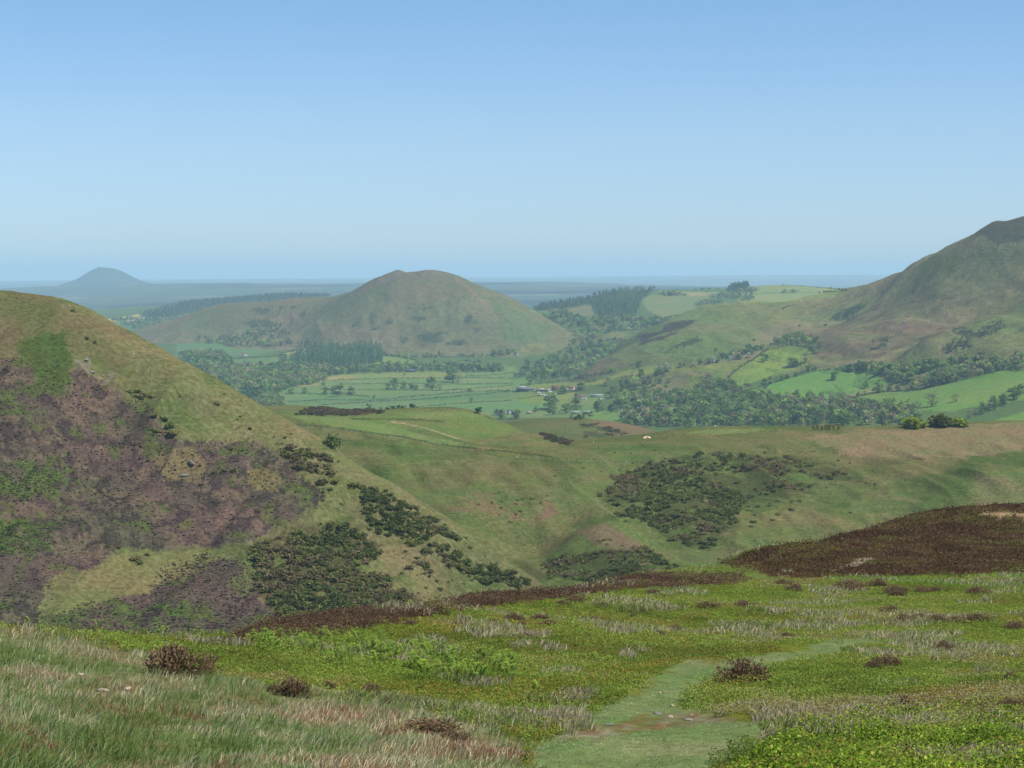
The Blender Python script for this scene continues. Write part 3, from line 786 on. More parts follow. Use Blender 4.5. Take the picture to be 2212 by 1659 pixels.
def blades(name, pts, length, width, cols, lean=(0.25, 0.0), rng=RNG):
    n = len(pts)
    a = rng.random(n) * 6.283
    w = np.stack([np.cos(a), np.sin(a) * 0.5, 0 * a], 1) * (width * np.ones(n))[:, None] * 0.5
    b = rng.random(n) * 6.283; m = np.abs(rng.normal(size=n)) * 0.45
    d = np.stack([np.cos(b) * m + lean[0], np.sin(b) * m + lean[1], np.ones(n)], 1)
    d /= np.linalg.norm(d, axis=1)[:, None]
    L = (length * np.ones(n))[:, None]
    mid = pts + d * L * 0.55
    bend = d + np.stack([np.cos(b) * 0.35 + lean[0], np.sin(b) * 0.35, -0.25 * np.ones(n)], 1)
    tip = mid + bend * L * 0.45
    V = np.stack([pts - w, pts + w, mid + w * 0.8, mid - w * 0.8, tip], 1).reshape(-1, 3)
    i = np.arange(n)[:, None] * 5
    return stuff(mesh_obj(name, V, [i + np.array([[0, 1, 2, 3]]), i + np.array([[3, 2, 4]])], M_mass, col=np.repeat(cols, 5, 0)))

def moor_keep(*polys):
    def f(x, y, X, Y):
        m = np.ones(X.shape, bool)
        wx = 10 * fbm(x, y, 2.0, 4, 71) + 7 * RNG.normal(size=x.shape); wy = 6 * fbm(x, y, 2.0, 4, 72) + 4 * RNG.normal(size=x.shape)
        for p in polys: m &= ~inside(p, X + wx, Y + wy)
        return m & (y > 6)
    return f
VIEW = [(-500, 1000), (2850, 1000), (2850, 1950), (-500, 1950)]

# long grass on the bank at the left
P, X, Y = sample(moor, 150000, G_LEFT, mode='seen', warp=10, keep=lambda x, y, X, Y: (y > 6) & (X > -420) & (X < 2400) & (Y < 1900))
n1 = fbm(P[:, 0], P[:, 1], 1.1, 3, 301); n2 = fbm(P[:, 0], P[:, 1], 3.0, 3, 302) + 0.25 * (1600 - Y) / 100 * 0.3
gcol = pick(n1 * 0.8 + n2 * 0.6 + np.clip((X - 350) / 900, -0.3, 0.6), [(0.18, albedo(84, 102, 48)), (0.34, albedo(106, 126, 72)), (0.14, albedo(134, 142, 108)), (0.13, albedo(152, 142, 106)), (0.15, albedo(184, 170, 136)), (0.06, albedo(128, 88, 66))], spread=0.45)
red = (fbm(P[:, 0], P[:, 1], 2.0, 3, 303) > 0.35) & (RNG.random(len(P)) < 0.4) & (X < 520) & (Y > 1470)
gcol[red] = VEG * albedo(128, 84, 64) * (0.8 + 0.4 * RNG.random(red.sum()))[:, None]
tall = 0.55 + 0.9 * np.clip(fbm(P[:, 0], P[:, 1], 0.9, 3, 304) + 0.4, 0, 1)
blades('moor_grass', P, 0.185 * tall * (0.6 + 0.8 * RNG.random(len(P))), 0.011 + 0.00012 * P[:, 1], gcol * 1.12, (0.30, 0.05))

# bilberry and crowberry carpet over the rest
P, X, Y = sample(moor, 700000, VIEW, mode='seen', keep=moor_keep(G_LEFT, PATH, BARE, MOUND, STRIP))
n1 = fbm(P[:, 0], P[:, 1], 2.2, 4, 311); n2 = fbm(P[:, 0], P[:, 1], 9.0, 3, 312)
bcol = pick(n1 + 1.1 * n2, [(0.12, albedo(76, 90, 38)), (0.28, albedo(96, 114, 46)), (0.28, albedo(112, 132, 52)), (0.10, albedo(128, 144, 66)), (0.10, albedo(122, 112, 62)), (0.12, albedo(136, 130, 96))], spread=0.32)
orange = (fbm(P[:, 0], P[:, 1], 3.5, 3, 313) > 0.38) & (RNG.random(len(P)) < 0.4) & (Y > 1330)
bcol[orange] = VEG * albedo(124, 106, 46) * (0.8 + 0.5 * RNG.random(orange.sum()))[:, None]
hum = 0.06 + 0.20 * np.clip(fbm(P[:, 0], P[:, 1], 1.3, 3, 314) + 0.3, 0, 1)
P[:, 2] += hum * RNG.random(len(P))
strewn('bilberry', P, (0.019 + 0.00040 * P[:, 1]) * (0.6 + 0.8 * RNG.random(len(P))), bcol, up=0.6)

# pale dead grass in drifts among it
dry = lambda x, y, X, Y: moor_keep(G_LEFT, PATH, BARE, MOUND)(x, y, X, Y) & (fbm(x, y, 5.5, 4, 321) > 0.33)
P, X, Y = sample(moor, 52000, VIEW, mode='seen', keep=dry)
blades('dry_grass', P, (0.20 + 0.0006 * P[:, 1]) * (0.5 + 0.9 * RNG.random(len(P))), 0.010 + 0.00042 * P[:, 1],
       pick(fbm(P[:, 0], P[:, 1], 2.0, 3, 322), [(0.4, albedo(150, 138, 108)), (0.25, albedo(176, 162, 134)), (0.35, albedo(122, 128, 74))]), (0.2, 0))

# the taller bilberry in the right corner
P, X, Y = sample(moor, 75000, BIL_R, mode='seen', warp=10, keep=lambda x, y, X, Y: (y > 6) & (X < 2750) & (Y < 1900))
top = 0.10 + 0.36 * np.clip(fbm(P[:, 0], P[:, 1], 0.9, 3, 331) + 0.25, 0, 1)
P[:, 2] += top * RNG.random(len(P)) ** 0.6
strewn('bilberry', P, 0.046 * (0.6 + 0.8 * RNG.random(len(P))), pick(fbm(P[:, 0], P[:, 1], 0.8, 3, 332), [(0.16, albedo(58, 76, 22)), (0.34, albedo(96, 122, 32)), (0.30, albedo(124, 146, 44)), (0.12, albedo(150, 160, 70)), (0.08, albedo(128, 98, 54))], spread=0.7), up=0.55)

# short turf of the path, thinning into the carpet on both sides
FRINGE = [(x + (28 if x > 1350 else -28), y) for x, y in PATH]
P, X, Y = sample(moor, 15000, FRINGE, mode='seen', warp=26, keep=lambda x, y, X, Y: (y > 6) & (Y < 1900) & ~inside(BARE, X, Y))
blades('turf', P, (0.03 + 0.07 * RNG.random(len(P))) * np.where(inside(PATH, X, Y), 0.5, 1.0), 0.012 + 0.0003 * P[:, 1],
       pick(fbm(P[:, 0], P[:, 1], 1.2, 3, 341), [(0.4, albedo(112, 134, 80)), (0.4, albedo(126, 142, 92)), (0.2, albedo(146, 146, 112))]) * 1.25, (0.6, 0.1))

# heather: the strip along the brow and the far mound
for poly, nn, h0, s0, sd, pal in ((STRIP, 46000, 0.34, 0.06, 361, [(0.4, albedo(70, 54, 42)), (0.4, albedo(98, 78, 62)), (0.1, albedo(120, 100, 84)), (0.1, albedo(96, 100, 44))]),
                              (MOUND, 60000, 0.42, 0.16, 362, [(0.35, albedo(56, 42, 30)), (0.45, albedo(84, 64, 46)), (0.12, albedo(108, 86, 66)), (0.08, albedo(88, 90, 44))])):
    P, X, Y = sample(moor, nn, poly, mode='seen', warp=7, keep=moor_keep(SCAR, [(2095,1114),(2130,1106),(2300,1108),(2300,1134),(2190,1117),(2140,1114)]))
    P[:, 2] += h0 * RNG.random(nn) * (0.35 + 0.9 * np.clip(fbm(P[:, 0], P[:, 1], 2.5, 3, sd) + 0.4, 0, 1))
    strewn('heather', P, s0 * (0.5 + RNG.random(nn)) * (P[:, 1] / (110 if sd == 361 else 240)), pick(fbm(P[:, 0], P[:, 1], 3.0, 3, sd + 5), pal, spread=0.5), up=0.4)

def heather_shape(seed, n=2300):
    """twiggy bush a metre across: several ragged lumps of short sprigs, a few stems standing out"""
    rng = np.random.default_rng(seed)
    m = 14
    a = rng.random(m) * 6.283; r = rng.random(m) ** 0.6 * 0.46
    c = np.stack([r * np.cos(a), r * np.sin(a), 0.04 + 0.24 * (0.5 + 0.5 * rng.random(m)) * (1 - 1.7 * r)], 1)
    R_ = np.stack([0.13 + 0.10 * rng.random(m), 0.13 + 0.10 * rng.random(m), 0.14 + 0.10 * rng.random(m)], 1)
    P = blobs(rng, n, c, R_, 0.35)
    P += rng.normal(size=(n, 3)) * 0.02
    P[:, 2] = np.maximum(P[:, 2], 0.0)
    d = P * [0.9, 0.9, 0] + [0, 0, 0.35] + rng.normal(size=(n, 3)) * 0.3
    d /= np.linalg.norm(d, axis=1)[:, None]
    side = np.cross(d, rng.normal(size=(n, 3))); side /= np.linalg.norm(side, axis=1)[:, None]
    L = (0.03 + 0.05 * rng.random(n) ** 2)[:, None]; w = side * (0.008 + 0.009 * rng.random(n))[:, None]
    V = np.stack([P - w, P + w, P + d * L + w * 0.6, P + d * L - w * 0.6], 1).reshape(-1, 3)
    t = 1.5 + 1.1 * rng.random(n)
    col = np.where(rng.random(n)[:, None] < 0.22, albedo(94, 100, 52), albedo(116, 92, 74)) * t[:, None]
    return V, np.arange(4 * n).reshape(n, 4), np.repeat(col, 4, 0)

HP = [mesh_data('heather_bush', *heather_shape(40 + k)[:2], M_heath, col=heather_shape(40 + k)[2]) for k in range(5)]
def heather(X, Y, px, label, group=None, tall=1.0):
    p = hit(X, Y, [moor])
    o = link('heather_bush', random.choice(HP))
    w_ = PXM(p[1], px)
    o.location = p - np.array([0, 0, 0.04]); o.scale = (w_ * 1.15, w_ * 1.1, w_ * tall * 1.55); o.rotation_euler = (0, 0, random.random() * 6.28)
    return tag(o, label, 'heather', group)
heather(382, 1456, 128, 'big round brown heather bush on the grass bank, the largest bush on the moor', tall=0.9)
heather(1606, 1473, 92, 'dark brown heather bush beside the bend of the turf path')
heather(633, 1504, 72, 'brown heather bush with a ragged top at the upper edge of the pale grass')
heather(592, 1497, 30, 'small dark heather sprig just left of the ragged brown heather bush', tall=1.3)
heather(925, 1582, 120, 'low spreading heather bush half buried in straw coloured grass', tall=0.5)
heather(985, 1597, 60, 'greyish heather clump sunk in the grass beside the low spreading bush', tall=0.6)
for X, Y, w_ in ((708,1487,28),(802,1494,32),(836,1520,26),(815,1504,22)):
    heather(X, Y, w_, 'small dark heather sprig poking out of the grass above the straw coloured drift', 'heather sprigs in the pale grass', 1.2)
for X, Y, w_ in ((1915,1437,52),(1884,1444,36),(2183,1467,34),(1936,1507,22),(2078,1517,30),(2115,1522,28),(2133,1524,30),(1955,1520,40),(2185,1526,50),(2039,1404,44)):
    heather(X, Y, w_, 'brown heather tuft above the bright leafy corner at lower right', 'heather tufts above the leafy corner', 0.8)
for X, Y, w_ in ((1923,1320,38),(1952,1341,44),(1986,1336,34),(2025,1343,46),(2065,1344,40),(2112,1342,52),(2196,1356,46),(1715,1341,16),(1699,1376,32),(2065,1368,28),(1693,1262,34),(1714,1275,44),(1837,1272,60),(1894,1264,40),(1934,1279,46),(1939,1288,40),(1991,1279,36),(2019,1277,28),(2112,1283,46)):
    heather(X, Y, w_, 'brown heather tuft in the lime green carpet below the brown mound', 'heather tufts below the brown mound', 0.6)
for X, Y, w_ in ((1109,1338,44),(1166,1338,38),(1185,1350,36),(1125,1349,26),(1216,1306,30),(1243,1297,38),(1300,1309,28),(1410,1282,30),(1282,1341,32),(1311,1349,22),(1366,1332,18),(1384,1322,22),(1423,1371,28),(1457,1359,28),(1526,1312,42),(1607,1309,40),(1552,1310,22),(1138,1379,40),(1185,1438,18),(1096,1362,22),(768,1372,22),(710,1362,30),(815,1343,30),(886,1349,32),(1067,1343,24)):
    heather(X, Y, w_, 'brown heather tuft in the lime green carpet below the long heather strip', 'heather tufts below the heather strip', 0.6)

def frond_shape(seed):
    """young bracken: a bare stalk, then side leaflets shortening to a curled tip"""
    rng = np.random.default_rng(seed)
    V, Q, C_ = [], [], []
    def quad(p, d, l, w_, c):
        d = d / np.linalg.norm(d); s_ = np.cross(d, [0.1, 0.2, 1]); s_ /= np.linalg.norm(s_)
        b = len(V)
        V.extend([p - s_ * w_ * 0.2, p + d * l * 0.5 - s_ * w_ * 0.5, p + d * l, p + d * l * 0.5 + s_ * w_ * 0.5])
        Q.append((b, b + 1, b + 2, b + 3)); C_.extend([c] * 4)
    for f in range(rng.integers(3, 6)):
        a = rng.random() * 6.283; o = np.array([math.cos(a), math.sin(a), 0])
        p = o * 0.10 * rng.random(); H = 0.34 + 0.25 * rng.random()
        prev = p
        for k in range(9):
            t = (k + 1) / 9
            q = p + np.array([0, 0, H * t]) + o * 0.16 * t * t - np.array([0, 0, 0.09 * max(0, t - 0.75) * 4])
            dd = q - prev
            quad(prev, dd, np.linalg.norm(dd) * 1.1, 0.016, albedo(130, 146, 76) * 1.2)
            if k > 2:
                for sg in (-1, 1):
                    side = np.cross(o, [0, 0, 1]) * sg + o * 0.3 + np.array([0, 0, 0.35])
                    quad(q, side, (0.20 - 0.15 * (t - 0.3)) * (0.8 + 0.4 * rng.random()), 0.055, albedo(132, 160, 70) * (1.1 + 0.6 * rng.random()))
            prev = q
    return np.array(V), np.array(Q), np.array(C_)
FP = []
for k in range(4):
    V, Q, c = frond_shape(60 + k); FP.append(mesh_data('bracken', V, Q, M_leaf, col=c))
BR = [(530,1378),(760,1376),(840,1394),(900,1398),(1000,1418),(1110,1436),(1130,1480),(980,1474),(850,1452),(700,1432),(530,1404)]
def bracken(p, s_, label, group):
    o = link('bracken', random.choice(FP)); o.location = p; o.scale = (s_,) * 3; o.rotation_euler = (0, 0, random.random() * 6.28)
    return tag(o, label, 'fern', group)
P, X, Y = sample(moor, 150, BR, mode='seen')
for p in P: bracken(p, 0.7 + 0.4 * random.random(), 'young lime green bracken frond in the drift across the middle of the moor', 'bracken fronds in the central drift')
for X, Y in ((68,1357),(84,1358),(165,1364),(212,1368),(238,1369),(272,1368),(309,1376),(354,1376),(393,1382),(445,1384),(511,1388),(420,1380),(470,1386)):
    bracken(hit(X, Y, [moor]), 0.6 + 0.3 * random.random(), 'lime green bracken frond standing against the purple hillside on the brow', 'bracken fronds on the brow')
for X, Y in ((1085,1452),(1110,1460),(1140,1455),(1165,1500),(1200,1462),(1275,1500),(1290,1432),(1310,1440)):
    bracken(hit(X, Y, [moor]), 0.6 + 0.3 * random.random(), 'single young bracken frond between the drift and the turf path', 'bracken fronds near the path')

# ------------------------------------------------------------------ stones
M_stone = plain_mat('pale_stone', srgb(176, 160, 138) * 0.8, 0.9, 0.25, 6)
M_rock = plain_mat('grey_rock', srgb(150, 146, 134) * 0.6, 0.95, 0.35, 1.2)
def stone_shape(seed, flat=0.55, rough=0.25, nu=18, nv=11):
    rng = np.random.default_rng(seed)
    k = rng.normal(size=(9, 3)); k /= np.linalg.norm(k, axis=1)[:, None]; cut = 0.62 + 0.3 * rng.random(9)
    V = []
    for j in range(nv):
        th = math.pi * (j + 0.5) / nv
        for i in range(nu):
            ph = 6.2832 * i / nu
            d = np.array([math.sin(th) * math.cos(ph), math.sin(th) * math.sin(ph), math.cos(th)])
            r = min([1.0] + [c / max(1e-3, d @ n) for n, c in zip(k, cut) if d @ n > 0.05])
            V.append(d * r * (1 + rough * 0.3 * rng.normal()))
    V = np.array(V) * np.array([0.5, 0.5, 0.5 * flat])
    Q = [(j * nu + i, j * nu + (i + 1) % nu, (j + 1) * nu + (i + 1) % nu, (j + 1) * nu + i) for j in range(nv - 1) for i in range(nu)]
    b = len(V)
    V = np.concatenate([V, [[0, 0, 0.5 * flat * 0.95], [0, 0, -0.5 * flat]]])
    T = [(b, (i + 1) % nu, i) for i in range(nu)] + [(b + 1, (nv - 1) * nu + i, (nv - 1) * nu + (i + 1) % nu) for i in range(nu)]
    return V, [np.array(Q), np.array(T)]
def stone(X, Y, px, label, asp=0.6, mat=None, seed=0, sink=0.3, flat=0.55, group=None, layer=None, name='stone', cat='stone'):
    p = hit(X, Y, [layer or moor])
    V, Fs = stone_shape(seed, flat)
    o = mesh_obj(name, V, Fs, mat or M_stone)
    w_ = PXM(p[1], px)
    o.location = p + np.array([0, 0, w_ * flat * (0.5 - sink)]); o.scale = (w_, w_ * asp, w_); o.rotation_euler = (0.1, 0.1, seed * 1.3)
    return tag(o, label, cat, group)
stone(172, 1460, 24, 'flat pale stone in the green grass left of the big heather bush', 0.7, seed=1, flat=0.4)
stone(221, 1494, 34, 'long thin pale stone lying aslant in the reddish grass', 0.4, seed=2, flat=0.32)
stone(275, 1492, 22, 'short pale stone in the grass right of the long thin stone', 0.7, seed=3)
stone(521, 1546, 12, 'small grey stone alone in the grass below the heather sprigs', 0.8, seed=4)
stone(1448, 1551, 13, 'white stone on the bare patch, the brightest stone there', 0.7, seed=5, flat=0.7)
stone(1425, 1498, 8, 'tiny white stone in the middle of the turf path', 0.8, seed=6, flat=0.7)
stone(1452, 1526, 10, 'small tan stone on the turf path just above the bare patch', 0.8, seed=7)
stone(1494, 1546, 8, 'tiny pale stone at the right end of the bare patch', 0.8, seed=8)
stone(1421, 1543, 26, 'grey flat stone at the top edge of the bare patch', 0.5, M_rock, seed=9, flat=0.25)
stone(1487, 1556, 26, 'grey flat stone on the right of the bare patch', 0.5, M_rock, seed=10, flat=0.25)
stone(1193, 1590, 24, 'flat pale stone at the left tip of the bare patch', 0.5, seed=11, flat=0.25)
stone(1313, 1567, 26, 'thin grey stone in the middle of the bare patch', 0.4, M_rock, seed=12, flat=0.22)
stone(1307, 1507, 13, 'dark grey stone on the left edge of the turf path', 0.6, plain_mat('dark_stone', srgb(70, 62, 56), 0.9, 0.2, 6), seed=13)
stone(1300, 1424, 12, 'pale stone in the green carpet above the path', 0.6, seed=14)
stone(1646, 1470, 10, 'white stone lying against the dark heather bush by the path', 0.6, seed=15)
def pale_stick(X, Y, px, tilt, label):
    p = hit(X, Y, [moor]); L = PXM(p[1], px)
    V, Q = [], []
    for j, t in enumerate((0, 0.5, 1)):
        for i in range(6):
            a = i * 1.047; r = 0.013 * (1 - 0.5 * t)
            V.append((r * math.cos(a) + 0.03 * math.sin(t * 3), r * math.sin(a), L * t))
    for j in range(2):
        for i in range(6): Q.append((j * 6 + i, j * 6 + (i + 1) % 6, (j + 1) * 6 + (i + 1) % 6, (j + 1) * 6 + i))
    o = mesh_obj('stick', np.array(V), np.array(Q), M_stone); o.location = p; o.rotation_euler = tilt
    tag(o, label, 'stick')
pale_stick(2138, 1592, 26, (0, -0.15, 0), 'bleached upright stick in the leafy corner at lower right')
pale_stick(1256, 1614, 30, (0, 1.5, 0.1), 'bleached stick lying flat on the turf below the bare patch')
pale_stick(976, 1402, 22, (0, 0.25, 0), 'bleached dead stem leaning in the bracken drift')

for X, Y, px, asp, sd, lab in ((412,1003,38,0.45,21,'grey rock outcrop with cracked face in the middle of the purple hillside'), (398,1031,26,0.45,22,'low grey rock just below the cracked outcrop'),
                           (187,780,18,0.6,23,'grey rock at the top right of the dark green patch high on the left hill'), (199,804,15,0.6,24,'grey rock just below the highest rock on the left hill'), (222,816,11,0.6,25,'small grey rock on the grass right of the two high rocks')):
    stone(X, Y, px, lab, asp, M_rock, sd, 0.5, 0.34, None, left, 'rock_outcrop', 'rock')

# ------------------------------------------------------------------ gorse and heather on the hills
GC = albedo(90, 104, 54) * 1.9; GP = []
for k in range(6):
    V, Q, c = shrub_shape(80 + k, 190, 0.8, 0.24, 5 + k % 3)
    c = c[:, None] * (GC if k % 3 else albedo(104, 98, 62) * 1.9)
    GP.append((V, Q, c))
M_gorse = leaf_mat('gorse_foliage', 0.0, [(0.8, 0.85, 0.8), (1.1, 1.05, 0.9), (1.25, 1.05, 0.9), (0.9, 1.0, 0.8)], 0.15)
GM = [mesh_data('gorse_bush', V, Q, M_gorse, col=c) for V, Q, c in GP]
def gorse(p, w_, label, group, h=1.0, name='gorse_bush', cat='bush', meshes=None):
    o = link(name, random.choice(meshes or GM))
    o.location = p - np.array([0, 0, 0.05 * w_]); s_ = w_ / 2.1
    o.scale = (s_ * (0.85 + 0.4 * random.random()), s_, s_ * h * (0.8 + 0.35 * random.random()))
    o.rotation_euler = (0, 0, random.random() * 6.28)
    return tag(o, label, cat, group)
def mass(name, L, n, poly, size, tint, warp=12, protos=None, h=0.9, keep=None, mat=None):
    P, X, Y = sample(L, n, poly, mode='world', warp=warp, keep=keep)
    protos = protos or [(V, Q, c) for V, Q, c in (shrub_shape(170 + k, 85, 0.8, 0.36, 5 + k % 3) for k in range(6))]
    protos = [(V, Q, c if c.ndim == 1 else c.mean(1)) for V, Q, c in protos]
    s_ = size[0] + (size[1] - size[0]) * RNG.random(n) ** 1.5
    P[:, 2] -= 0.05 * s_
    tints = pick(fbm(P[:, 0], P[:, 1], size[1] * 5, 3, 401), tint) / VEG * (2.3 if size[1] > 2 else 1.9)
    o = scatter_mesh(name, protos, P, np.stack([s_ / 2.1, s_ / 2.1 * h], 1), RNG.random(n) * 6.28, RNG.integers(0, len(protos), n), tints, mat or M_mass, RNG)
    return stuff(o)
SMALL = []
for k in range(4):
    V, Q, c = shrub_shape(120 + k, 30, 0.6, 0.5, 4); SMALL.append((V, Q, c))
HEATHT = [(0.30, albedo(62, 52, 50)), (0.28, albedo(98, 82, 76)), (0.2, albedo(132, 114, 98)), (0.12, albedo(92, 98, 58)), (0.10, albedo(48, 42, 40))]
for p, n in ((HEATHS[0], 26000), (HEATHS[1], 5200)):
    mass('heather', left, n, [(max(x, -60), y) for x, y in p], (0.4, 1.4), HEATHT, 16, SMALL, 0.65)
mass('bracken', left, 700, [(-60,1010),(60,1000),(150,1020),(130,1060),(60,1080),(-60,1090)], (0.5, 1.4), [(0.5, albedo(78, 96, 48)), (0.5, albedo(94, 112, 58))], 16, SMALL, 0.7)
mass('bracken', left, 800, [(-60,1140),(60,1120),(130,1140),(110,1190),(-60,1200)], (0.5, 1.4), [(0.5, albedo(78, 96, 48)), (0.5, albedo(94, 112, 58))], 16, SMALL, 0.7)
GT = [(0.4, albedo(72, 80, 42)), (0.35, albedo(88, 94, 50)), (0.25, albedo(98, 88, 62))]
mass('gorse', left, 6200, GORSE_L, (1.1, 4.6), GT, 14, keep=lambda x, y, X, Y: fbm(x, y, 9, 3, 403) > -0.75)
BAND = [(590,955),(700,985),(790,1035),(870,1080),(965,1150),(1060,1210),(1160,1262),(1060,1275),(940,1205),(850,1160),(760,1130),(690,1075)]
mass('gorse', left, 2000, BAND, (1.0, 4.6), GT, 8, keep=lambda x, y, X, Y: fbm(x * 0.55 + y * 0.25, y * 0.8 - x * 0.3, 8, 3, 407) > -0.02)
mass('gorse', left, 150, [(850,1190),(890,1195),(975,1255),(960,1268),(890,1240)], (1.6, 3.8), GT, 5, keep=lambda x, y, X, Y: fbm(x, y, 7, 3, 408) > -0.15)
mass('gorse', left, 130, [(410,955),(470,955),(540,985),(560,1035),(500,1040),(430,1010)], (1.4, 3.6), GT, 8, keep=lambda x, y, X, Y: fbm(x, y, 7, 3, 409) > 0.05)
mass('gorse', left, 90, [(310,885),(360,895),(385,945),(350,950),(320,920)], (1.2, 3.2), GT, 5, keep=lambda x, y, X, Y: fbm(x, y, 6, 3, 410) > -0.05)
mass('gorse', mid, 5200, GORSE_M, (1.0, 4.6), GT, 14, keep=lambda x, y, X, Y: fbm(x, y, 13, 3, 404) + (1600 - X) * 0.0028 > -0.1)
mass('gorse', mid, 460, GORSE_B, (1.6, 4.0), GT, 10, keep=lambda x, y, X, Y: fbm(x, y, 10, 3, 405) > -0.2)
mass('heather', mid, 420, HEATHK, (2.0, 4.5), [(0.5, albedo(86, 76, 54)), (0.5, albedo(70, 66, 48))], 4)
mass('heather', knoll, 420, [(1255,918),(1300,912),(1330,930),(1360,938),(1260,950)], (2, 4.5), [(0.5, albedo(80, 82, 52)), (0.5, albedo(92, 78, 58))], 5, keep=lambda x, y, X, Y: fbm(x, y, 20, 3, 406) > 0.0)
mass('heather', mid, 200, [(1160,930),(1200,945),(1240,957),(1225,962),(1180,950)], (2, 4), [(0.5, albedo(70, 66, 46)), (0.5, albedo(84, 72, 52))], 3)

HG = [(0.5, albedo(60, 70, 46)), (0.3, albedo(74, 80, 50)), (0.2, albedo(84, 76, 60))]
for k, p in enumerate([[(1790,695),(1850,655),(1885,648),(1835,692)], [(2060,715),(2130,692),(2185,695),(2150,720),(2080,732)], [(2030,752),(2090,728),(2100,745),(2050,762)], [(1880,757),(1920,728),(1918,747)], [(1375,725),(1440,700),(1515,688),(1490,707),(1430,737),(1385,752)], [(1430,768),(1500,720),(1525,735),(1450,782)], [(1930,640),(2010,625),(2060,640),(1980,665)]]):
    mass('gorse', right, 130, p, (2.5, 7.0), HG, 5, SMALL, 0.5, keep=lambda x, y, X, Y: fbm(x, y, 28, 3, 441) > 0.0)
mass('gorse', right, 420, [(1560,740),(1700,680),(1900,640),(2050,560),(2212,520),(2260,740),(2000,760),(1750,770)], (2.0, 5.5), HG, 5, SMALL, 0.5, keep=lambda x, y, X, Y: fbm(x, y, 70, 4, 442) > 0.25)
mass('gorse', lawley, 460, [(560,690),(700,660),(860,620),(1000,630),(1090,690),(1110,745),(800,760),(620,740)], (3.0, 8.0), HG, 5, SMALL, 0.5, keep=lambda x, y, X, Y: fbm(x, y, 110, 4, 443) > 0.28)
mass('gorse', lawley, 160, [(500,705),(580,668),(625,662),(600,690),(520,720)], (3.0, 8.0), HG, 5, SMALL, 0.5)
def bushes(L, poly, n, lo, hi, label, group, keep=None, tall=1.0):
    P, X, Y = sample(L, n, poly, mode='world', keep=keep)
    for p in P: gorse(p, lo + (hi - lo) * random.random() ** 1.6, label, group, tall)
bushes(left, [(600,965),(700,1000),(780,1045),(870,1090),(965,1160),(1060,1215),(1150,1262),(1080,1270),(960,1195),(860,1145),(760,1115),(690,1055)], 96, 2.0, 5.2,
       'dark gorse bush in the long band running down the right flank of the purple hill', 'gorse bushes of the long band', tall=0.8)
bushes(left, [(860,1195),(910,1210),(960,1245),(950,1262),(890,1240)], 12, 2.5, 4.6, 'dark gorse bush in the isolated clump below the long band', 'gorse bushes of the isolated clump', tall=0.8)
bushes(left, [(800,1250),(900,1265),(1000,1270),(960,1300),(820,1320)], 12, 2.2, 4.0, 'rounded gorse bush on open grass near the foot of the purple hill', 'gorse bushes near the hill foot', tall=0.9)
bushes(left, [(330,770),(420,810),(520,860),(600,910),(700,975),(800,1040),(860,1090),(760,1060),(640,990),(540,940),(400,880)], 62, 0.9, 2.4, 'small dark gorse bush dotted on the sunny upper slope under the ridge line', 'gorse bushes dotted under the ridge')
bushes(left, [(400,955),(480,960),(560,985),(560,1035),(480,1030),(420,1000)], 20, 1.8, 4.4, 'olive gorse bush in the patch right of the cracked rock outcrop', 'gorse bushes right of the outcrop', tall=0.8)
for X, Y, w_ in ((282,848,20),(297,853,24),(312,856,22),(300,866,26),(325,862,18),(335,900,26),(352,908,30),(365,925,32),(340,935,22),(370,945,34)):
    p = hit(X, Y, [left]); gorse(p, PXM(p[1], w_), 'dark gorse bush in the short chain along the upper edge of the purple heath', 'gorse bushes on the heath edge', 0.75)
for X, Y, w_, lab in ((291,1212,26,'rounded olive bush on the pale grass strip, left one of a touching pair'),(303,1219,20,'rounded olive bush on the pale grass strip, right one of a touching pair'),(318,1201,18,'round dark bush alone on the pale grass strip'),
                      (231,1185,18,'dark bush at the top left of the pale grass strip'),(258,1187,16,'dark bush at the top middle of the pale grass strip'),(190,735,20,'dark bush highest on the left hill, under the summit'),(160,675,18,'small dark bush just below the bare summit of the left hill'),
                      (205,742,14,'dark bush just right of the highest bush on the left hill')):
    p = hit(X, Y, [left]); gorse(p, PXM(p[1], w_), lab, None, 0.9)
bushes(mid, [(1280,1000),(1340,985),(1450,965),(1560,965),(1700,970),(1830,985),(1880,1040),(1830,1075),(1700,1100),(1620,1150),(1590,1130),(1640,1070),(1700,1040),(1600,1000),(1400,1000),(1310,1030)], 62, 1.2, 3.4,
       'dark gorse bush scattered round the edges of the big gorse patch opposite', 'gorse bushes around the big patch', tall=0.75)
bushes(mid, [(1560,1090),(1700,1075),(1760,1080),(1700,1120),(1600,1160)], 14, 2.0, 4.6, 'dark gorse bush on the open slope right of the big gorse patch', 'gorse bushes right of the big patch', tall=0.75)
bushes(mid, [(1030,1075),(1110,1055),(1190,1070),(1150,1110),(1100,1130),(1040,1120)], 22, 1.2, 2.8, 'small dark bush on the bare brown ground left of the gully', 'bushes left of the gully', tall=0.8)
bushes(mid, [(1260,1160),(1330,1165),(1410,1195),(1400,1225),(1300,1190)], 14, 1.4, 3.2, 'dark bush on the stony spur above the gully floor', 'bushes on the stony spur', tall=0.8)
mass('gorse', left, 420, [(420,830),(560,890),(700,965),(860,1075),(1000,1160),(1140,1255),(960,1275),(820,1240),(700,1130),(640,1010),(500,930)], (0.6, 2.2), GT, 8, keep=lambda x, y, X, Y: fbm(x, y, 22, 3, 451) > -0.15)
mass('gorse', mid, 420, [(1120,1040),(1280,960),(1500,950),(1800,965),(1920,1040),(1860,1110),(1620,1190),(1500,1200),(1300,1110),(1180,1130)], (0.6, 2.4), GT, 8, keep=lambda x, y, X, Y: fbm(x, y, 30, 3, 452) > 0.0)
HTM = []
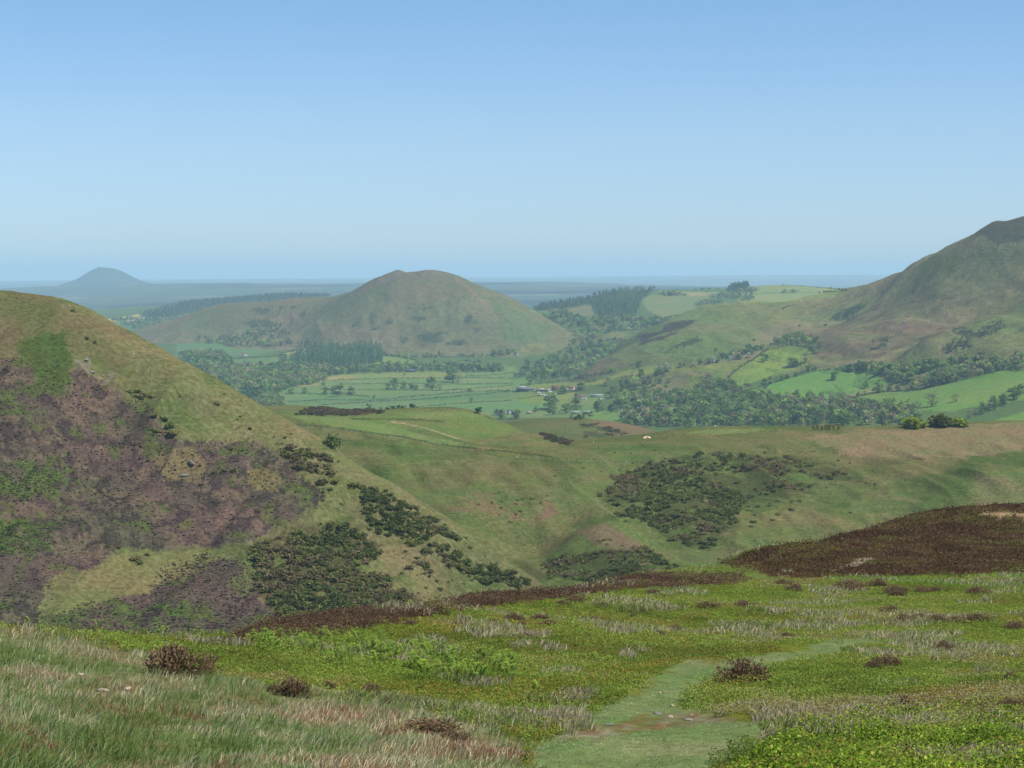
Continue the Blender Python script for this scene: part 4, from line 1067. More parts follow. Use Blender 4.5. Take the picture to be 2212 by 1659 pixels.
for k in range(3):
    V, Q, c = shrub_shape(140 + k, 420, 1.15, 0.2, 8); HTM.append(mesh_data('thorn_tree', V, Q, M_gorse, col=c[:, None] * albedo(84, 100, 60) * 1.7))
p = hit(716, 968, [left, mid]); gorse(p, PXM(p[1], 50), 'bushy dark thorn tree standing alone on the spur of the purple hill', None, 0.95, 'thorn_tree', 'tree', HTM)

# ------------------------------------------------------------------ trees
LEAF = albedo(98, 118, 56) * 2.1
M_tree = leaf_mat('tree_foliage', 0.0, [(0.62, 0.72, 0.72), (0.85, 0.92, 0.8), (1.1, 1.1, 0.85), (1.15, 0.98, 1.05), (0.8, 0.9, 0.75), (1.0, 1.05, 0.8)], 0.3)
M_copper = leaf_mat('copper_foliage', 0.1, None, 0.2); M_lime = leaf_mat('lime_foliage', 0.1, None, 0.35)
def crown_mesh(seed, kind, col, mat, n=420):
    V, Q, c = tree_crown(seed, n, kind); return mesh_data('crown', V, Q, mat, col=c[:, None] * np.asarray(col))
CROWN = {'round': [crown_mesh(200 + k, 'round', LEAF, M_tree) for k in range(6)], 'thin': [crown_mesh(220 + k, 'thin', albedo(116, 110, 80) * 1.9, M_tree, 330) for k in range(3)],
         'conifer': [crown_mesh(230, 'conifer', albedo(58, 78, 56), M_tree)], 'copper': [crown_mesh(240, 'round', albedo(92, 54, 62) * 1.5, M_copper)], 'autumn': [crown_mesh(241, 'round', albedo(138, 124, 66) * 1.5, M_copper)],
         'lime': [crown_mesh(242, 'round', albedo(132, 150, 58) * 1.5, M_lime, 700), crown_mesh(243, 'round', albedo(126, 146, 56) * 1.5, M_lime, 700)], 'white': [crown_mesh(250 + k, 'round', albedo(196, 198, 176) * 1.2, M_lime, 220) for k in range(2)]}
TRUNK = [mesh_data('trunk', *trunk_mesh(260 + k), M_bark) for k in range(3)]
def tree(p, h, label, group=None, kind='round', wide=1.0, cat='tree', name='broadleaf_tree', sink=0.0):
    r = bpy.data.objects.new(name, None); COL.objects.link(r)
    r.empty_display_size = 1
    r.location = p - np.array([0, 0, sink]); s_ = h / 9.5
    r.scale = (s_ * wide, s_ * wide * (0.9 + 0.2 * random.random()), s_); r.rotation_euler = (0, 0, random.random() * 6.28)
    link('crown', random.choice(CROWN[kind]), r); link('trunk', random.choice(TRUNK), r)
    return tag(r, label, cat, group)
def tree_px(X, Y, px, label, group=None, kind='round', wide=1.1, **k):
    p = hit(X, Y); return tree(p, PXM(p[1], px), label, group, kind, wide, **k)
CPROT = {k: [tree_crown(300 + 7 * i, 60 if k == 'conifer' else 110, k) for i in range(5)] for k in ('round', 'conifer', 'poplar', 'thin')}
def wood(L, n, poly, lo, hi, tint, kind='round', warp=5, keep=None, label='woodland', wide=1.0):
    P, X, Y = sample(L, n, poly, mode='world', warp=warp, keep=keep)
    s_ = (lo * 0.75 + (hi * 1.1 - lo * 0.75) * RNG.random(n) ** 1.3) / 9.5
    cols = pick(fbm(P[:, 0], P[:, 1], 90, 3, 411), tint, spread=0.8) / VEG * 2.4 * (0.6 + 0.8 * RNG.random((n, 1)))
    return stuff(scatter_mesh(label, CPROT[kind], P, np.stack([s_ * wide, s_], 1), RNG.random(n) * 6.28, RNG.integers(0, 5, n), cols, M_mass, RNG))
BROAD = [(0.20, albedo(62, 84, 46)), (0.36, albedo(90, 112, 54)), (0.2, albedo(110, 128, 58)), (0.24, albedo(116, 112, 80))]
DARKW = [(0.6, albedo(52, 70, 50)), (0.4, albedo(66, 86, 54))]
W1 = [(1345,892),(1370,882),(1450,866),(1560,866),(1660,858),(1760,874),(1850,880),(1960,884),(1990,905),(1970,922),(1345,925)]
W2 = [(1300,838),(1350,815),(1440,805),(1500,813),(1560,808),(1580,838),(1640,850),(1560,864),(1450,868),(1400,884),(1345,888),(1320,855)]
W3 = [(1110,818),(1130,795),(1200,776),(1235,752),(1180,722),(1165,695),(1195,672),(1270,692),(1330,702),(1440,702),(1370,732),(1340,782),(1400,797),(1310,803),(1200,818),(1150,824)]
W4 = [(540,850),(500,806),(530,795),(600,795),(680,794),(760,804),(830,794),(1000,789),(1110,803),(1000,804),(870,802),(720,810),(690,826),(600,846)]
wood(valley, 700, W1, 9, 16, BROAD); wood(valley, 420, W2, 9, 15, BROAD)
wood(valley, 2600, W3, 9, 16, BROAD); wood(valley, 1500, W4, 8, 15, BROAD)
wood(valley, 900, [(395,765),(480,765),(520,800),(560,850),(600,880),(560,885),(500,850),(440,810),(390,780)], 8, 14, BROAD)
wood(valley, 160, [(560,872),(600,865),(620,882),(600,892)], 8, 13, BROAD)
wood(valley, 700, [(600,793),(650,775),(710,768),(800,762),(826,768),(826,793),(760,798),(680,798)], 20, 26, [(0.5, albedo(70, 92, 60)), (0.5, albedo(84, 104, 66))], 'poplar', 3, wide=0.62)
wood(lawley, 900, [(395,742),(480,712),(600,700),(630,720),(640,742),(600,750),(500,750)], 6, 12, BROAD, keep=lambda x, y, X, Y: fbm(x, y, 90, 3, 421) > -0.25)
wood(lawley, 330, [(640,742),(720,750),(800,765),(900,770),(1000,770),(1130,755),(1130,765),(1000,778),(800,778),(700,764)], 6, 11, BROAD)
wood(valley, 3600, WOODFLOOR[1], 10, 14, DARKW, 'conifer', 3, wide=1.4); wood(valley, 3600, WOODFLOOR[0], 8, 12, DARKW, 'conifer', 2, wide=1.4)
wood(right, 520, [(1790,805),(1850,795),(1950,795),(2050,785),(2240,765),(2240,785),(2100,812),(2030,832),(1930,826),(1890,803)], 7, 13, BROAD, keep=lambda x, y, X, Y: fbm(x, y, 60, 3, 422) > -0.2)
wood(valley, 300, [(1790,805),(1850,795),(1950,795),(2050,785),(2240,765),(2240,795),(2100,815),(2030,832),(1930,826),(1890,803)], 7, 13, BROAD)
wood(right, 220, [(1540,782),(1660,748),(1700,728),(1745,730),(1775,750),(1765,768),(1740,748),(1690,745),(1600,775)], 6, 12, BROAD)
wood(valley, 500, [(1280,690),(1360,690),(1500,690),(1480,705),(1400,715),(1300,706)], 7, 12, BROAD, keep=lambda x, y, X, Y: fbm(x, y, 120, 3, 423) > 0.0)
wood(valley, 420, [(1420,632),(1520,626),(1560,632),(1640,626),(1560,660),(1500,662),(1540,640),(1430,640)], 7, 13, BROAD, keep=lambda x, y, X, Y: fbm(x, y, 160, 3, 424) > 0.1)
wood(valley, 330, [(1600,640),(1700,632),(1800,626),(1810,634),(1700,642),(1600,652)], 6, 12, BROAD, keep=lambda x, y, X, Y: fbm(x, y, 160, 3, 425) > 0.05)
wood(valley, 300, [(1565,632),(1600,616),(1618,611),(1618,620),(1590,634)], 12, 18, DARKW, 'conifer', 1)
wood(valley, 500, [(240,690),(420,690),(330,720),(270,705)], 7, 13, BROAD, keep=lambda x, y, X, Y: fbm(x, y, 130, 3, 426) > 0.15)
P, X, Y = sample(lawley, 26, [(640,700),(760,690),(860,680),(1010,690),(1080,720),(1000,760),(800,755),(680,740)], mode='world')
for i, p in enumerate(P):
    tree(p, 5 + 4 * random.random(), 'white blossoming thorn tree on the slope of the double topped hill' if i % 3 == 0 else 'dark thorn tree on the slope of the double topped hill',
         'blossoming thorns on the double topped hill' if i % 3 == 0 else 'dark thorns on the double topped hill', 'white' if i % 3 == 0 else 'round', 1.5, name='thorn_tree')
P, X, Y = sample(right, 22, [(1400,770),(1560,735),(1700,700),(1850,700),(1950,740),(1800,770),(1600,770)], mode='world')
for p in P: tree(p, 3.5 + 2.5 * random.random(), 'small dark thorn tree on the lower slope of the big right hill', 'thorns on the right hill', 'round', 1.6, name='thorn_tree')

# woods with trees one can tell apart
P, X, Y = sample(valley, 62, W1, mode='world', keep=lambda x, y, X, Y: Y > 878)
for p in P: tree(p, 13 + 7 * random.random(), 'leafy tree in the front rank of the dense wood behind the golf hill', 'front trees of the dense wood', random.choice(['round', 'round', 'round', 'thin']), 1.1)
P, X, Y = sample(valley, 34, W2, mode='world')
for p in P: tree(p, 9 + 6 * random.random(), 'tree in the loose wood right of the farm houses', 'trees of the loose wood', random.choice(['round', 'round', 'thin']), 1.1)
def row(pts, n, lo, hi, label, group, kinds=('round', 'round', 'thin'), jit=3):
    pts = np.array(pts, float); seg = np.hypot(*np.diff(pts, axis=0).T); cum = np.concatenate([[0], np.cumsum(seg)])
    for i in range(n):
        d = (i + random.random() * 0.8) / n * cum[-1]
        k = min(np.searchsorted(cum, d, side='right') - 1, len(seg) - 1); q = pts[k] + (pts[k + 1] - pts[k]) * (d - cum[k]) / seg[k]
        tree_px(q[0] + random.uniform(-jit, jit), q[1] + random.uniform(-0.6, 0.6), lo + (hi - lo) * random.random(), label, group, random.choice(kinds), 1.25)
row([(1660,866),(1740,864),(1830,863),(1900,848),(1990,840),(2080,821),(2150,802),(2212,796)], 30, 10, 24, 'tree in the hedge line between the two big bright fields on the right', 'trees of the hedge between the bright fields')
row([(1640,836),(1700,820),(1740,808),(1770,800)], 9, 10, 20, 'tree in the hedge climbing beside the upper bright field', 'trees of the upper field hedge')
row([(1880,800),(1900,818),(1960,826),(2030,832)], 9, 14, 26, 'tree in the belt at the foot of the big right hill, near its fields', 'trees below the right hill')
row([(2090,905),(2140,890),(2175,872),(2212,850)], 9, 18, 34, 'tree in the leafy row at the right end of the far fields', 'trees at the right end')
row([(1420,800),(1500,790),(1560,782),(1620,772)], 14, 7, 15, 'low tree along the hedge under the small green hill', 'trees under the small green hill', ('round', 'white', 'round'))
row([(1185,830),(1260,815),(1330,803)], 9, 6, 11, 'low bushy tree in the hedge above the farm', 'trees of the hedge above the farm', ('round', 'thin', 'white'))
TREES = [
 (1713,794,26,'round','dark spreading tree alone in the small bright field under the right hill'), (1741,783,26,'thin','bare grey tree at the corner of the small bright field'), (1804,822,22,'round','bush-like tree standing in the bright field below the right hill'), (1650,783,22,'round','dark upright tree at the left end of the small bright field'),
 (1871,836,14,'round','low dark tree near the hedge of the bright field'), (2012,879,34,'thin','tall loose leaved tree in the large bright field, left of the small lone tree'), (2064,869,20,'thin','small lone tree in the large bright field on the right'),
 (1530,838,36,'thin','tall grey budding tree in the field left of the bright fields'),
 (659,850,13,'round','smaller tree at the left of the scattered oaks in the flat fields'), (704,853,18,'round','dark oak by the hedge, left of the broad oak'), (730,857,30,'round','broad oak, widest of the oaks in the flat fields'), (758,855,20,'round','oak right beside the broad oak'),
 (840,843,16,'round','left oak of the hedge row in the middle of the flat fields'), (852,840,24,'round','tall oak of the hedge row in the middle of the flat fields'), (872,842,18,'round','round oak between the tall oak and the orange tree'), (889,842,18,'round','oak touching the orange leaved tree'),
 (899,843,13,'autumn','orange leaved tree, the only one in the flat fields'), (934,842,28,'round','lone oak with wide crown right of the orange tree'), (950,843,16,'thin','bare grey tree beside the lone oak'), (808,862,9,'round','small tree on the hedge in the lower flat field'),
 (1014,847,11,'round','small dark tree on the hedge toward the farm'), (1018,867,9,'round','low dark bush in the field left of the farm'), (979,826,36,'round','largest tree on the valley floor, below the white cottage'), (990,827,20,'thin','greyish tree touching the largest valley tree'),
 (699,834,10,'round','small tree beside the tan strip in the flat fields'), (629,852,14,'round','tree near the edge of the left hill in the flat fields'), (601,850,20,'round','tree partly hidden by the edge of the left hill'), (796,885,14,'round','low bushy tree behind the heather hump'), (874,812,10,'thin','forked young tree below the grey barn'), (820,807,12,'lime','pale green tree left of the grey barn'),
 (1189,884,34,'round','big dark tree in front of the farm fields, tallest by the cottages'), (1245,884,24,'lime','yellow-green tree below the red roofed house'), (1145,833,14,'round','dark tree behind the long barn'), (1217,851,18,'round','dark tree left of the white farmhouse'), (1254,845,20,'round','dark tree right of the white farmhouse'),
 (1116,905,24,'lime','yellow-green tree beside the white cottage'), (1194,896,22,'lime','light green tree in the row left of the white roofed sheds'), (1223,893,24,'round','dark tree against the left shed'), (1290,888,24,'round','dark tree at the right end of the white roofed shed'), (1320,892,22,'round','leafy tree right of the sheds, by the field'), (1335,882,28,'round','big tree at the corner of the field right of the sheds'),
 (1275,901,14,'round','low dark tree in front of the white roofed shed'), (1245,861,11,'copper','dark purple leaved tree beside the red roofed house'), (1074,898,14,'copper','dark purple leaved tree left of the white cottage'), (1034,893,18,'round','round dark tree at the edge of the golf hill'), (1082,905,22,'round','leafy tree below the purple leaved tree'),
 (1157,889,12,'round','low tree behind the small shed'), (1234,905,9,'round','low hedge tree left of the bright field'), (1255,907,10,'round','low hedge tree in front of the sheds'), (1268,826,16,'thin','bare thicket tree above the white farmhouse'), (1283,824,15,'thin','bare tree right of the thicket tree above the farm'),
]
for X, Y, px, kind, lab in TREES: tree_px(X, Y, px, lab, None, kind, 1.35)
LM = []
for k in range(2):
    V, Q, c = shrub_shape(150 + k, 900, 1.0, 0.2, 9); LM.append(mesh_data('sycamore', V, Q, M_lime, col=c[:, None] * albedo(140, 158, 48) * 1.2))
DM = [mesh_data('sycamore', *shrub_shape(153, 900, 1.0, 0.2, 9)[:2], M_lime, col=shrub_shape(153, 900, 1.0, 0.2, 9)[2][:, None] * albedo(96, 104, 44) * 1.1)]
def dome(X, Y, px, label, ms):
    p = hit(X, Y); gorse(p, PXM(p[1], px), label, None, 0.72, 'sycamore', 'tree', ms)
dome(1969, 925, 62, 'bright lime green sycamore by itself on the brow of the golf hill', LM)
dome(2032, 923, 64, 'darker left half of the big lime green sycamore clump on the brow', DM)
dome(2066, 922, 62, 'bright right half of the big lime green sycamore clump on the brow', LM)
for X, px in ((1757, 12), (1766, 14), (1776, 11), (1784, 13), (1792, 15), (1800, 13), (1812, 14)):
    tree_px(X, 930, px, 'slim young tree with brown leaves in the row on the brow', 'young trees on the brow', 'autumn', 0.8)

# hedges
M_hedge = leaf_mat('hedge_foliage', 0.12, None, 0.15)
def hedge(pts, label, group=None, h=2.4, w_=2.2, col=(62, 78, 50)):
    Ps = []
    pts = np.array(pts, float)
    for a, b in zip(pts[:-1], pts[1:]):
        for t in np.linspace(0, 1, max(2, int(np.hypot(*(b - a)) / 9)), endpoint=False): Ps.append(hit(*(a + (b - a) * t)))
    Ps.append(hit(*pts[-1])); Ps = np.array(Ps)
    seg = np.linalg.norm(np.diff(Ps, axis=0), axis=1); cum = np.concatenate([[0], np.cumsum(seg)])
    n = int(cum[-1] * 2.2) + 20
    d = RNG.random(n) * cum[-1]
    P = np.stack([np.interp(d, cum, Ps[:, k]) for k in range(3)], 1)
    g = np.max([L.height(P[:, 0], P[:, 1]) for L in LAYERS], 0)
    hh = h * (0.75 + 0.5 * fbm(P[:, 0], P[:, 1], 25, 2, 431))
    P = np.stack([P[:, 0] + RNG.normal(size=n) * w_ * 0.3, P[:, 1] + RNG.normal(size=n) * w_ * 0.3, g + hh * RNG.random(n)], 1)
    o0 = P.mean(0)
    V, Q = leaves(P - o0, 1.5, RNG, 0.35)
    o = mesh_obj('hedge', V, Q, M_hedge, col=np.repeat(albedo(*col)[None] * (1.1 + 0.8 * RNG.random((n, 1))), 4, 0))
    o.location = o0
    return tag(o, label, 'hedge', group)
LOW = ('low dark field hedge crossing the flat green fields of the valley floor', 'hedges of the valley floor')
for p in ([(690,823),(800,819),(980,817),(1108,818)], [(740,831),(900,829),(1000,831),(1108,829)], [(690,842),(830,843),(960,845),(1110,833)], [(610,852),(720,851),(800,858)], [(610,870),(700,864),(800,866),(900,857),(1000,848),(1100,844)],
          [(690,876),(800,869),(930,862),(1110,846)], [(820,886),(900,880),(1000,872),(1105,866)], [(504,776),(590,770),(650,766)], [(612,763),(680,748),(728,757)], [(505,747),(600,748),(670,751)], [(824,767),(870,772),(905,781)]):
    hedge(p, *LOW)
hedge([(1108,847),(1160,846)], 'short hedge in front of the long barn')
hedge([(1120,862),(1180,854),(1215,850)], 'hedge running from the flat fields to the farm')
hedge([(1125,834),(1180,828),(1260,815),(1330,804)], 'hedge climbing the slope above the farm', None, 3)
hedge([(1005,813),(1060,811),(1110,806)], 'hedge at the edge of the wood beyond the flat fields')
hedge([(1640,856),(1660,832),(1740,806),(1830,796)], 'hedge along the top of the upper bright field', None, 3)
hedge([(1805,866),(1900,849),(1990,841),(2080,822),(2150,802),(2212,796)], 'long hedge between the two big bright fields on the right', None, 3)
hedge([(1560,833),(1590,801),(1659,757),(1705,747),(1745,750),(1760,765)], 'hedge round the small bright field under the right hill', None, 3)
hedge([(1240,908),(1270,893),(1300,889)], 'dark hedge below the white roofed sheds', None, 3)
hedge([(1590,640),(1660,634),(1760,632),(1830,630)], 'hedge across the green fields on the far ridge', None, 3)
hedge([(1640,614),(1720,617),(1830,628)], 'hedge along the top of the far green ridge', None, 2.5)
hedge([(1690,668),(1700,664),(1720,660)], 'short hedge in the dip left of the right hill')
hedge([(1155,886),(1190,890),(1215,890)], 'clipped dark hedge between the small shed and the trees')

# ------------------------------------------------------------------ buildings
M_white = plain_mat('white_render', srgb(214, 210, 198) * 0.8, 0.8, 0.06, 0.8)
M_cream = plain_mat('cream_render', srgb(226, 210, 172) * 0.85, 0.8, 0.06, 0.8)
M_brick = plain_mat('red_brick', srgb(144, 100, 88) * 0.65, 0.9, 0.15, 1.5)
M_redroof = plain_mat('red_roof_tiles', srgb(134, 94, 84) * 0.6, 0.9, 0.15, 1.2)
M_slate = plain_mat('slate_roof', srgb(92, 96, 112) * 0.75, 0.7, 0.12, 1.0)
M_tin = plain_mat('pale_sheet_roof', srgb(178, 182, 180) * 0.7, 0.6, 0.08, 0.6)
M_tanroof = plain_mat('weathered_roof', srgb(170, 152, 132) * 0.75, 0.9, 0.12, 0.8)
M_dark = plain_mat('dark_opening', srgb(40, 42, 46) * 0.8, 0.5, 0.1, 1)
M_wood = plain_mat('weathered_wood', srgb(150, 140, 124) * 0.6, 0.9, 0.2, 2)
def boxV(lo, hi):
    V = [(x, y, z) for z in (lo[2], hi[2]) for y in (lo[1], hi[1]) for x in (lo[0], hi[0])]
    return np.array(V, float), np.array([(0, 2, 3, 1), (4, 5, 7, 6), (0, 1, 5, 4), (2, 6, 7, 3), (0, 4, 6, 2), (1, 3, 7, 5)])
def part_box(name, lo, hi, mat, parent):
    V, Q = boxV(lo, hi); return mesh_obj(name, V, Q, mat, parent=parent)
def gable(name, w_, d, h, rise, over, mat, parent, z0=0.0, axis='x', at=(0, 0)):
    """pitched roof slab with thickness, ridge along x (or y)"""
    a, b = w_ / 2 + over, d / 2 + over
    zl = h - over * rise / (d / 2)
    th = 0.25
    V = []
    for x in (-a, a):
        V += [(x, -b, zl), (x, 0, h + rise), (x, b, zl), (x, -b, zl + th), (x, 0, h + rise + th), (x, b, zl + th)]
    Q = [(0, 1, 4, 3), (1, 2, 5, 4), (6, 9, 10, 7), (7, 10, 11, 8), (3, 4, 10, 9), (4, 5, 11, 10), (0, 6, 7, 1), (1, 7, 8, 2), (0, 3, 9, 6), (2, 8, 11, 5)]
    V = np.array(V, float)
    if axis == 'y': V = np.stack([-V[:, 1], V[:, 0], V[:, 2]], 1)
    V[:, 0] += at[0]; V[:, 1] += at[1]; V[:, 2] += z0
    return mesh_obj(name, V, np.array(Q), mat, parent=parent)
def walls(w_, d, h, rise, mat, parent, axis='x', at=(0, 0)):
    a, b = w_ / 2, d / 2
    V = [(-a, -b, -1.5), (a, -b, -1.5), (a, b, -1.5), (-a, b, -1.5), (-a, -b, h), (a, -b, h), (a, b, h), (-a, b, h), (-a, 0, h + rise), (a, 0, h + rise)]
    V = np.array(V, float)
    if axis == 'y': V = np.stack([-V[:, 1], V[:, 0], V[:, 2]], 1)
    V[:, 0] += at[0]; V[:, 1] += at[1]
    return mesh_obj('wall', V, [np.array([(0, 1, 5, 4), (2, 3, 7, 6), (0, 3, 2, 1), (4, 5, 9, 8), (6, 7, 8, 9)]), np.array([(1, 2, 6), (3, 0, 4)]), np.array([(1, 6, 5)]), np.array([(3, 4, 7)]), np.array([(5, 6, 9), (7, 4, 8)])], mat, parent=parent)
def building(X, Y, w_, d, h, rise, rot, wall, roof, label, cat='house', name='farmhouse', wins=3, chim=1, gables=(), door=True, open_front=False):
    p = hit(X, Y)
    r = bpy.data.objects.new(name, None); COL.objects.link(r); r.location = p; r.rotation_euler = (0, 0, R(rot)); r.scale = (0.76, 0.76, 0.8)
    walls(w_, d, h, rise, wall, r)
    gable('roof', w_, d, h, rise, 0.35, roof, r)
    storeys = 2 if h > 4.2 else 1
    for s_ in range(storeys):
        for i in range(wins):
            x = -w_ / 2 + (i + 0.5) * w_ / wins
            if door and s_ == 0 and i == wins // 2:
                part_box('door', (x - 0.5, -d / 2 - 0.06, 0), (x + 0.5, -d / 2 + 0.1, 2.05), M_dark, r); continue
            z = 1.0 + s_ * 2.6
            f = part_box('window', (x - 0.65, -d / 2 - 0.07, z - 0.1), (x + 0.65, -d / 2 + 0.1, z + 1.3), M_white, r)
            part_box('pane', (x - 0.5, -d / 2 - 0.09, z), (x + 0.5, -d / 2 - 0.05, z + 1.15), M_dark, f)
    if open_front:
        part_box('doorway', (-w_ / 2 + 0.6, -d / 2 - 0.05, 0), (w_ / 2 - 0.6, -d / 2 + 0.2, h * 0.85), M_dark, r)
    for k in range(chim):
        x = (-1) ** k * (w_ / 2 - 0.8)
        part_box('chimney', (x - 0.45, -0.4, h + rise - 0.8), (x + 0.45, 0.4, h + rise + 1.3), M_brick, r)
    for gx, gw in gables:                      # front wings with their own gables
        walls(d * 0.5 + 1.5, gw, h - 0.2, gw * 0.55, wall, r, 'y', (gx, -d * 0.25 - 0.9)).name = 'front_wing'
        gable('wing_roof', d * 0.5 + 1.5, gw, h - 0.2, gw * 0.55, 0.25, roof, r, 0.02, 'y', (gx, -d * 0.25 - 0.9))
    return tag(r, label, cat)
building(1134, 845, 36, 14, 4.0, 2.4, 4, M_slate, M_slate, 'long low barn with dark slate grey roof beside the flat fields', 'barn', 'barn', 0, 0, door=False, open_front=True)
building(1127, 842, 15, 9, 5.0, 1.6, 4, M_slate, M_tin, 'barn with pale sheet roof behind the long slate roofed barn', 'barn', 'barn', 0, 0, door=False)
building(1168, 846, 16, 11, 4.0, 2.2, -6, M_brick, M_tanroof, 'barn with weathered tan roof at the right end of the long barn', 'barn', 'barn', 0, 0, door=False, open_front=True)
building(1184, 846, 14, 6, 3.0, 1.4, -35, M_wood, M_tanroof, 'low tan roofed shed slanting down behind the parked vans', 'shed', 'shed', 0, 0, door=False)
building(1199, 842, 13, 8, 5.0, 3.0, 10, M_brick, M_redroof, 'red brick house half hidden by trees right of the barns')
building(1232, 844, 16, 9, 5.2, 3.0, -12, M_cream, M_redroof, 'cream farmhouse with red tiled roof and bright end wall', gables=((-6.0, 4.5),))
building(1255, 864, 20, 9, 4.8, 3.4, -6, M_white, M_redroof, 'large white gabled house with broad red roof in the middle of the farm hamlet', gables=((-4.5, 3.8), (3.0, 4.8), (8.0, 3.6)), chim=2)
building(1289, 858, 24, 9, 3.2, 1.2, -4, M_tin, M_tin, 'long building with pale flat looking roof right of the large red roofed house', 'barn', 'barn', 0, 0, door=False)
building(1243, 894, 15, 8, 3.0, 1.0, 4, M_wood, M_tin, 'left of the two white roofed sheds below the hamlet', 'shed', 'shed', 3, 0)
building(1270, 893, 19, 8, 3.2, 1.0, 4, M_cream, M_tin, 'right of the two white roofed sheds below the hamlet, the longer one', 'shed', 'shed', 3, 0)
building(1106, 894, 18, 8, 4.4, 2.6, 5, M_white, M_slate, 'white cottage with two front gables at the foot of the valley by the golf hill', gables=((-5.0, 4.2), (5.6, 4.2)))
building(1143, 894, 9, 6, 2.6, 1.6, 8, M_wood, M_tanroof, 'small shed with pale roof right of the white gabled cottage', 'shed', 'shed', 1, 0)
building(1235, 806, 10, 8, 4.6, 2.4, 0, M_brick, M_redroof, 'pinkish brick house at the edge of the wood above the hamlet')
building(528, 770, 13, 9, 6.0, 3.2, 20, M_white, M_redroof, 'white house with red roof alone in the far left fields')
building(886, 804, 24, 12, 4.2, 2.6, 12, M_slate, M_slate, 'grey barn with open pale end under the wooded strip', 'barn', 'barn', 0, 0, door=False, open_front=True)
building(960, 798, 8, 7, 5.0, 2.4, 25, M_white, M_redroof, 'small white cottage among trees right of the grey barn')
building(1115, 770, 12, 8, 5.6, 2.6, -10, M_white, M_slate, 'white house at the foot of the double topped hill', )
building(1086, 769, 10, 7, 3.6, 2.2, 5, M_brick, M_redroof, 'small red roofed cottage left of the white house under the double topped hill')
building(353, 693, 10, 8, 6.0, 3.0, 10, M_cream, M_redroof, 'pale house beside the far yellow fields')

# caravans and vans parked at the farm
def caravan():
    r = bpy.data.objects.new('caravan', None); COL.objects.link(r)
    prof = [(-2.6, 0.45), (2.5, 0.45), (2.75, 1.3), (2.45, 2.45), (-2.2, 2.6), (-2.7, 1.9)]
    V = np.array([(x, y, z) for y in (-1.1, 1.1) for x, z in prof]); n = len(prof)
    mesh_obj('body', V, [np.array([(i, (i + 1) % n, n + (i + 1) % n, n + i) for i in range(n)]), np.array([tuple(range(n))]), np.array([tuple(range(2 * n - 1, n - 1, -1))])], M_white, parent=r)
    part_box('window', (-1.8, -1.14, 1.35), (1.8, -1.08, 2.1), M_dark, r)
    for sx in (-0.9, 0.9):
        a = np.arange(12) * math.pi / 6
        V = np.concatenate([np.stack([sx + 0.34 * np.cos(a), np.full(12, y), 0.34 + 0.34 * np.sin(a)], 1) for y in (-1.12, -0.85)])
        mesh_obj('wheel', V, [np.array([(i, (i + 1) % 12, 12 + (i + 1) % 12, 12 + i) for i in range(12)]), np.array([tuple(range(11, -1, -1)), tuple(range(12, 24))])], M_dark, parent=r)
    return r
cv = caravan()
for i, (X, Y, rz, lab) in enumerate(((1165, 849, 5, 'white caravan parked nearest the barns'), (1170, 853, 20, 'white caravan between the one by the barns and the front one'), (1179, 855, 8, 'white caravan standing lowest in the grass before the barns'),
                                 (1188, 848, 40, 'white caravan beside the slanting tan shed'), (1197, 854, -30, 'white caravan at the right end of the parked row'), (1301, 864, 0, 'white caravan alone by the hedge below the pale roofed building'))):
    o = cv if i == 0 else copy_tree(cv)
    o.location = hit(X, Y); o.rotation_euler = (0, 0, R(rz)); o.scale = (1.15,) * 3
    tag(o, lab, 'caravan', 'caravans at the farm')

# ------------------------------------------------------------------ golf course things, fence, walker
M_sand = plain_mat('bunker_sand', srgb(228, 196, 160) * 0.8, 0.95, 0.1, 1)
def sand_patch(X, Y, rx, ry, label):
    c = hit(X, Y, [mid]); n = 28
    ring = []
    for i in range(n):
        a = 6.2832 * i / n; q = hit(X + rx * math.cos(a) * (1 + 0.12 * math.sin(3 * a)), Y + ry * math.sin(a), [mid]); ring.append(q + [0, 0, 0.12])
    V = np.array([c + [0, 0, -0.15]] + ring) - c
    o = mesh_obj('bunker', V, np.array([(0, 1 + i, 1 + (i + 1) % n) for i in range(n)]), M_sand, smooth=True); o.location = c
    tag(o, label, 'sand bunker')
sand_patch(1398, 946, 8, 2.6, 'pale sand bunker on the near flank of the golf hill')
M_flag = plain_mat('flag_cloth', srgb(240, 236, 224) * 0.85, 0.8, 0.03, 1)
def tube(p, q, r0, r1, k=8):
    p, q = np.array(p, float), np.array(q, float); d = q - p; d /= np.linalg.norm(d)
    u = np.cross(d, [0.31, 0.9, 0.12]); u /= np.linalg.norm(u); v = np.cross(d, u)
    V = [c + r * (u * math.cos(6.2832 * i / k) + v * math.sin(6.2832 * i / k)) for c, r in ((p, r0), (q, r1)) for i in range(k)]
    return np.array(V), [np.array([(i, (i + 1) % k, k + (i + 1) % k, k + i) for i in range(k)]), np.array([tuple(range(k - 1, -1, -1)), tuple(range(k, 2 * k))])]
p = hit(1544, 928, [mid]); r = bpy.data.objects.new('golf_flag', None); COL.objects.link(r); r.location = p
mesh_obj('pole', *tube((0, 0, 0), (0, 0, 2.3), 0.06, 0.05), M_white, parent=r)
V = np.array([(0.04 + 0.65 * i / 6, 0.06 * math.sin(i * 1.3), z) for z in (1.7, 2.3) for i in range(7)]); mesh_obj('flag', V, np.array([(i, i + 1, 8 + i, 7 + i) for i in range(6)]), M_flag, parent=r)
tag(r, 'white golf flag on its pole on the brow of the golf hill', 'flag')
p = hit(1282, 960, [mid]); r = bpy.data.objects.new('marker_post', None); COL.objects.link(r); r.location = p
mesh_obj('post', *tube((0, 0, -0.3), (0, 0, 1.3), 0.12, 0.12), M_white, parent=r); mesh_obj('cap', *tube((0, 0, 1.3), (0, 0, 1.42), 0.14, 0.06), M_white, parent=r)
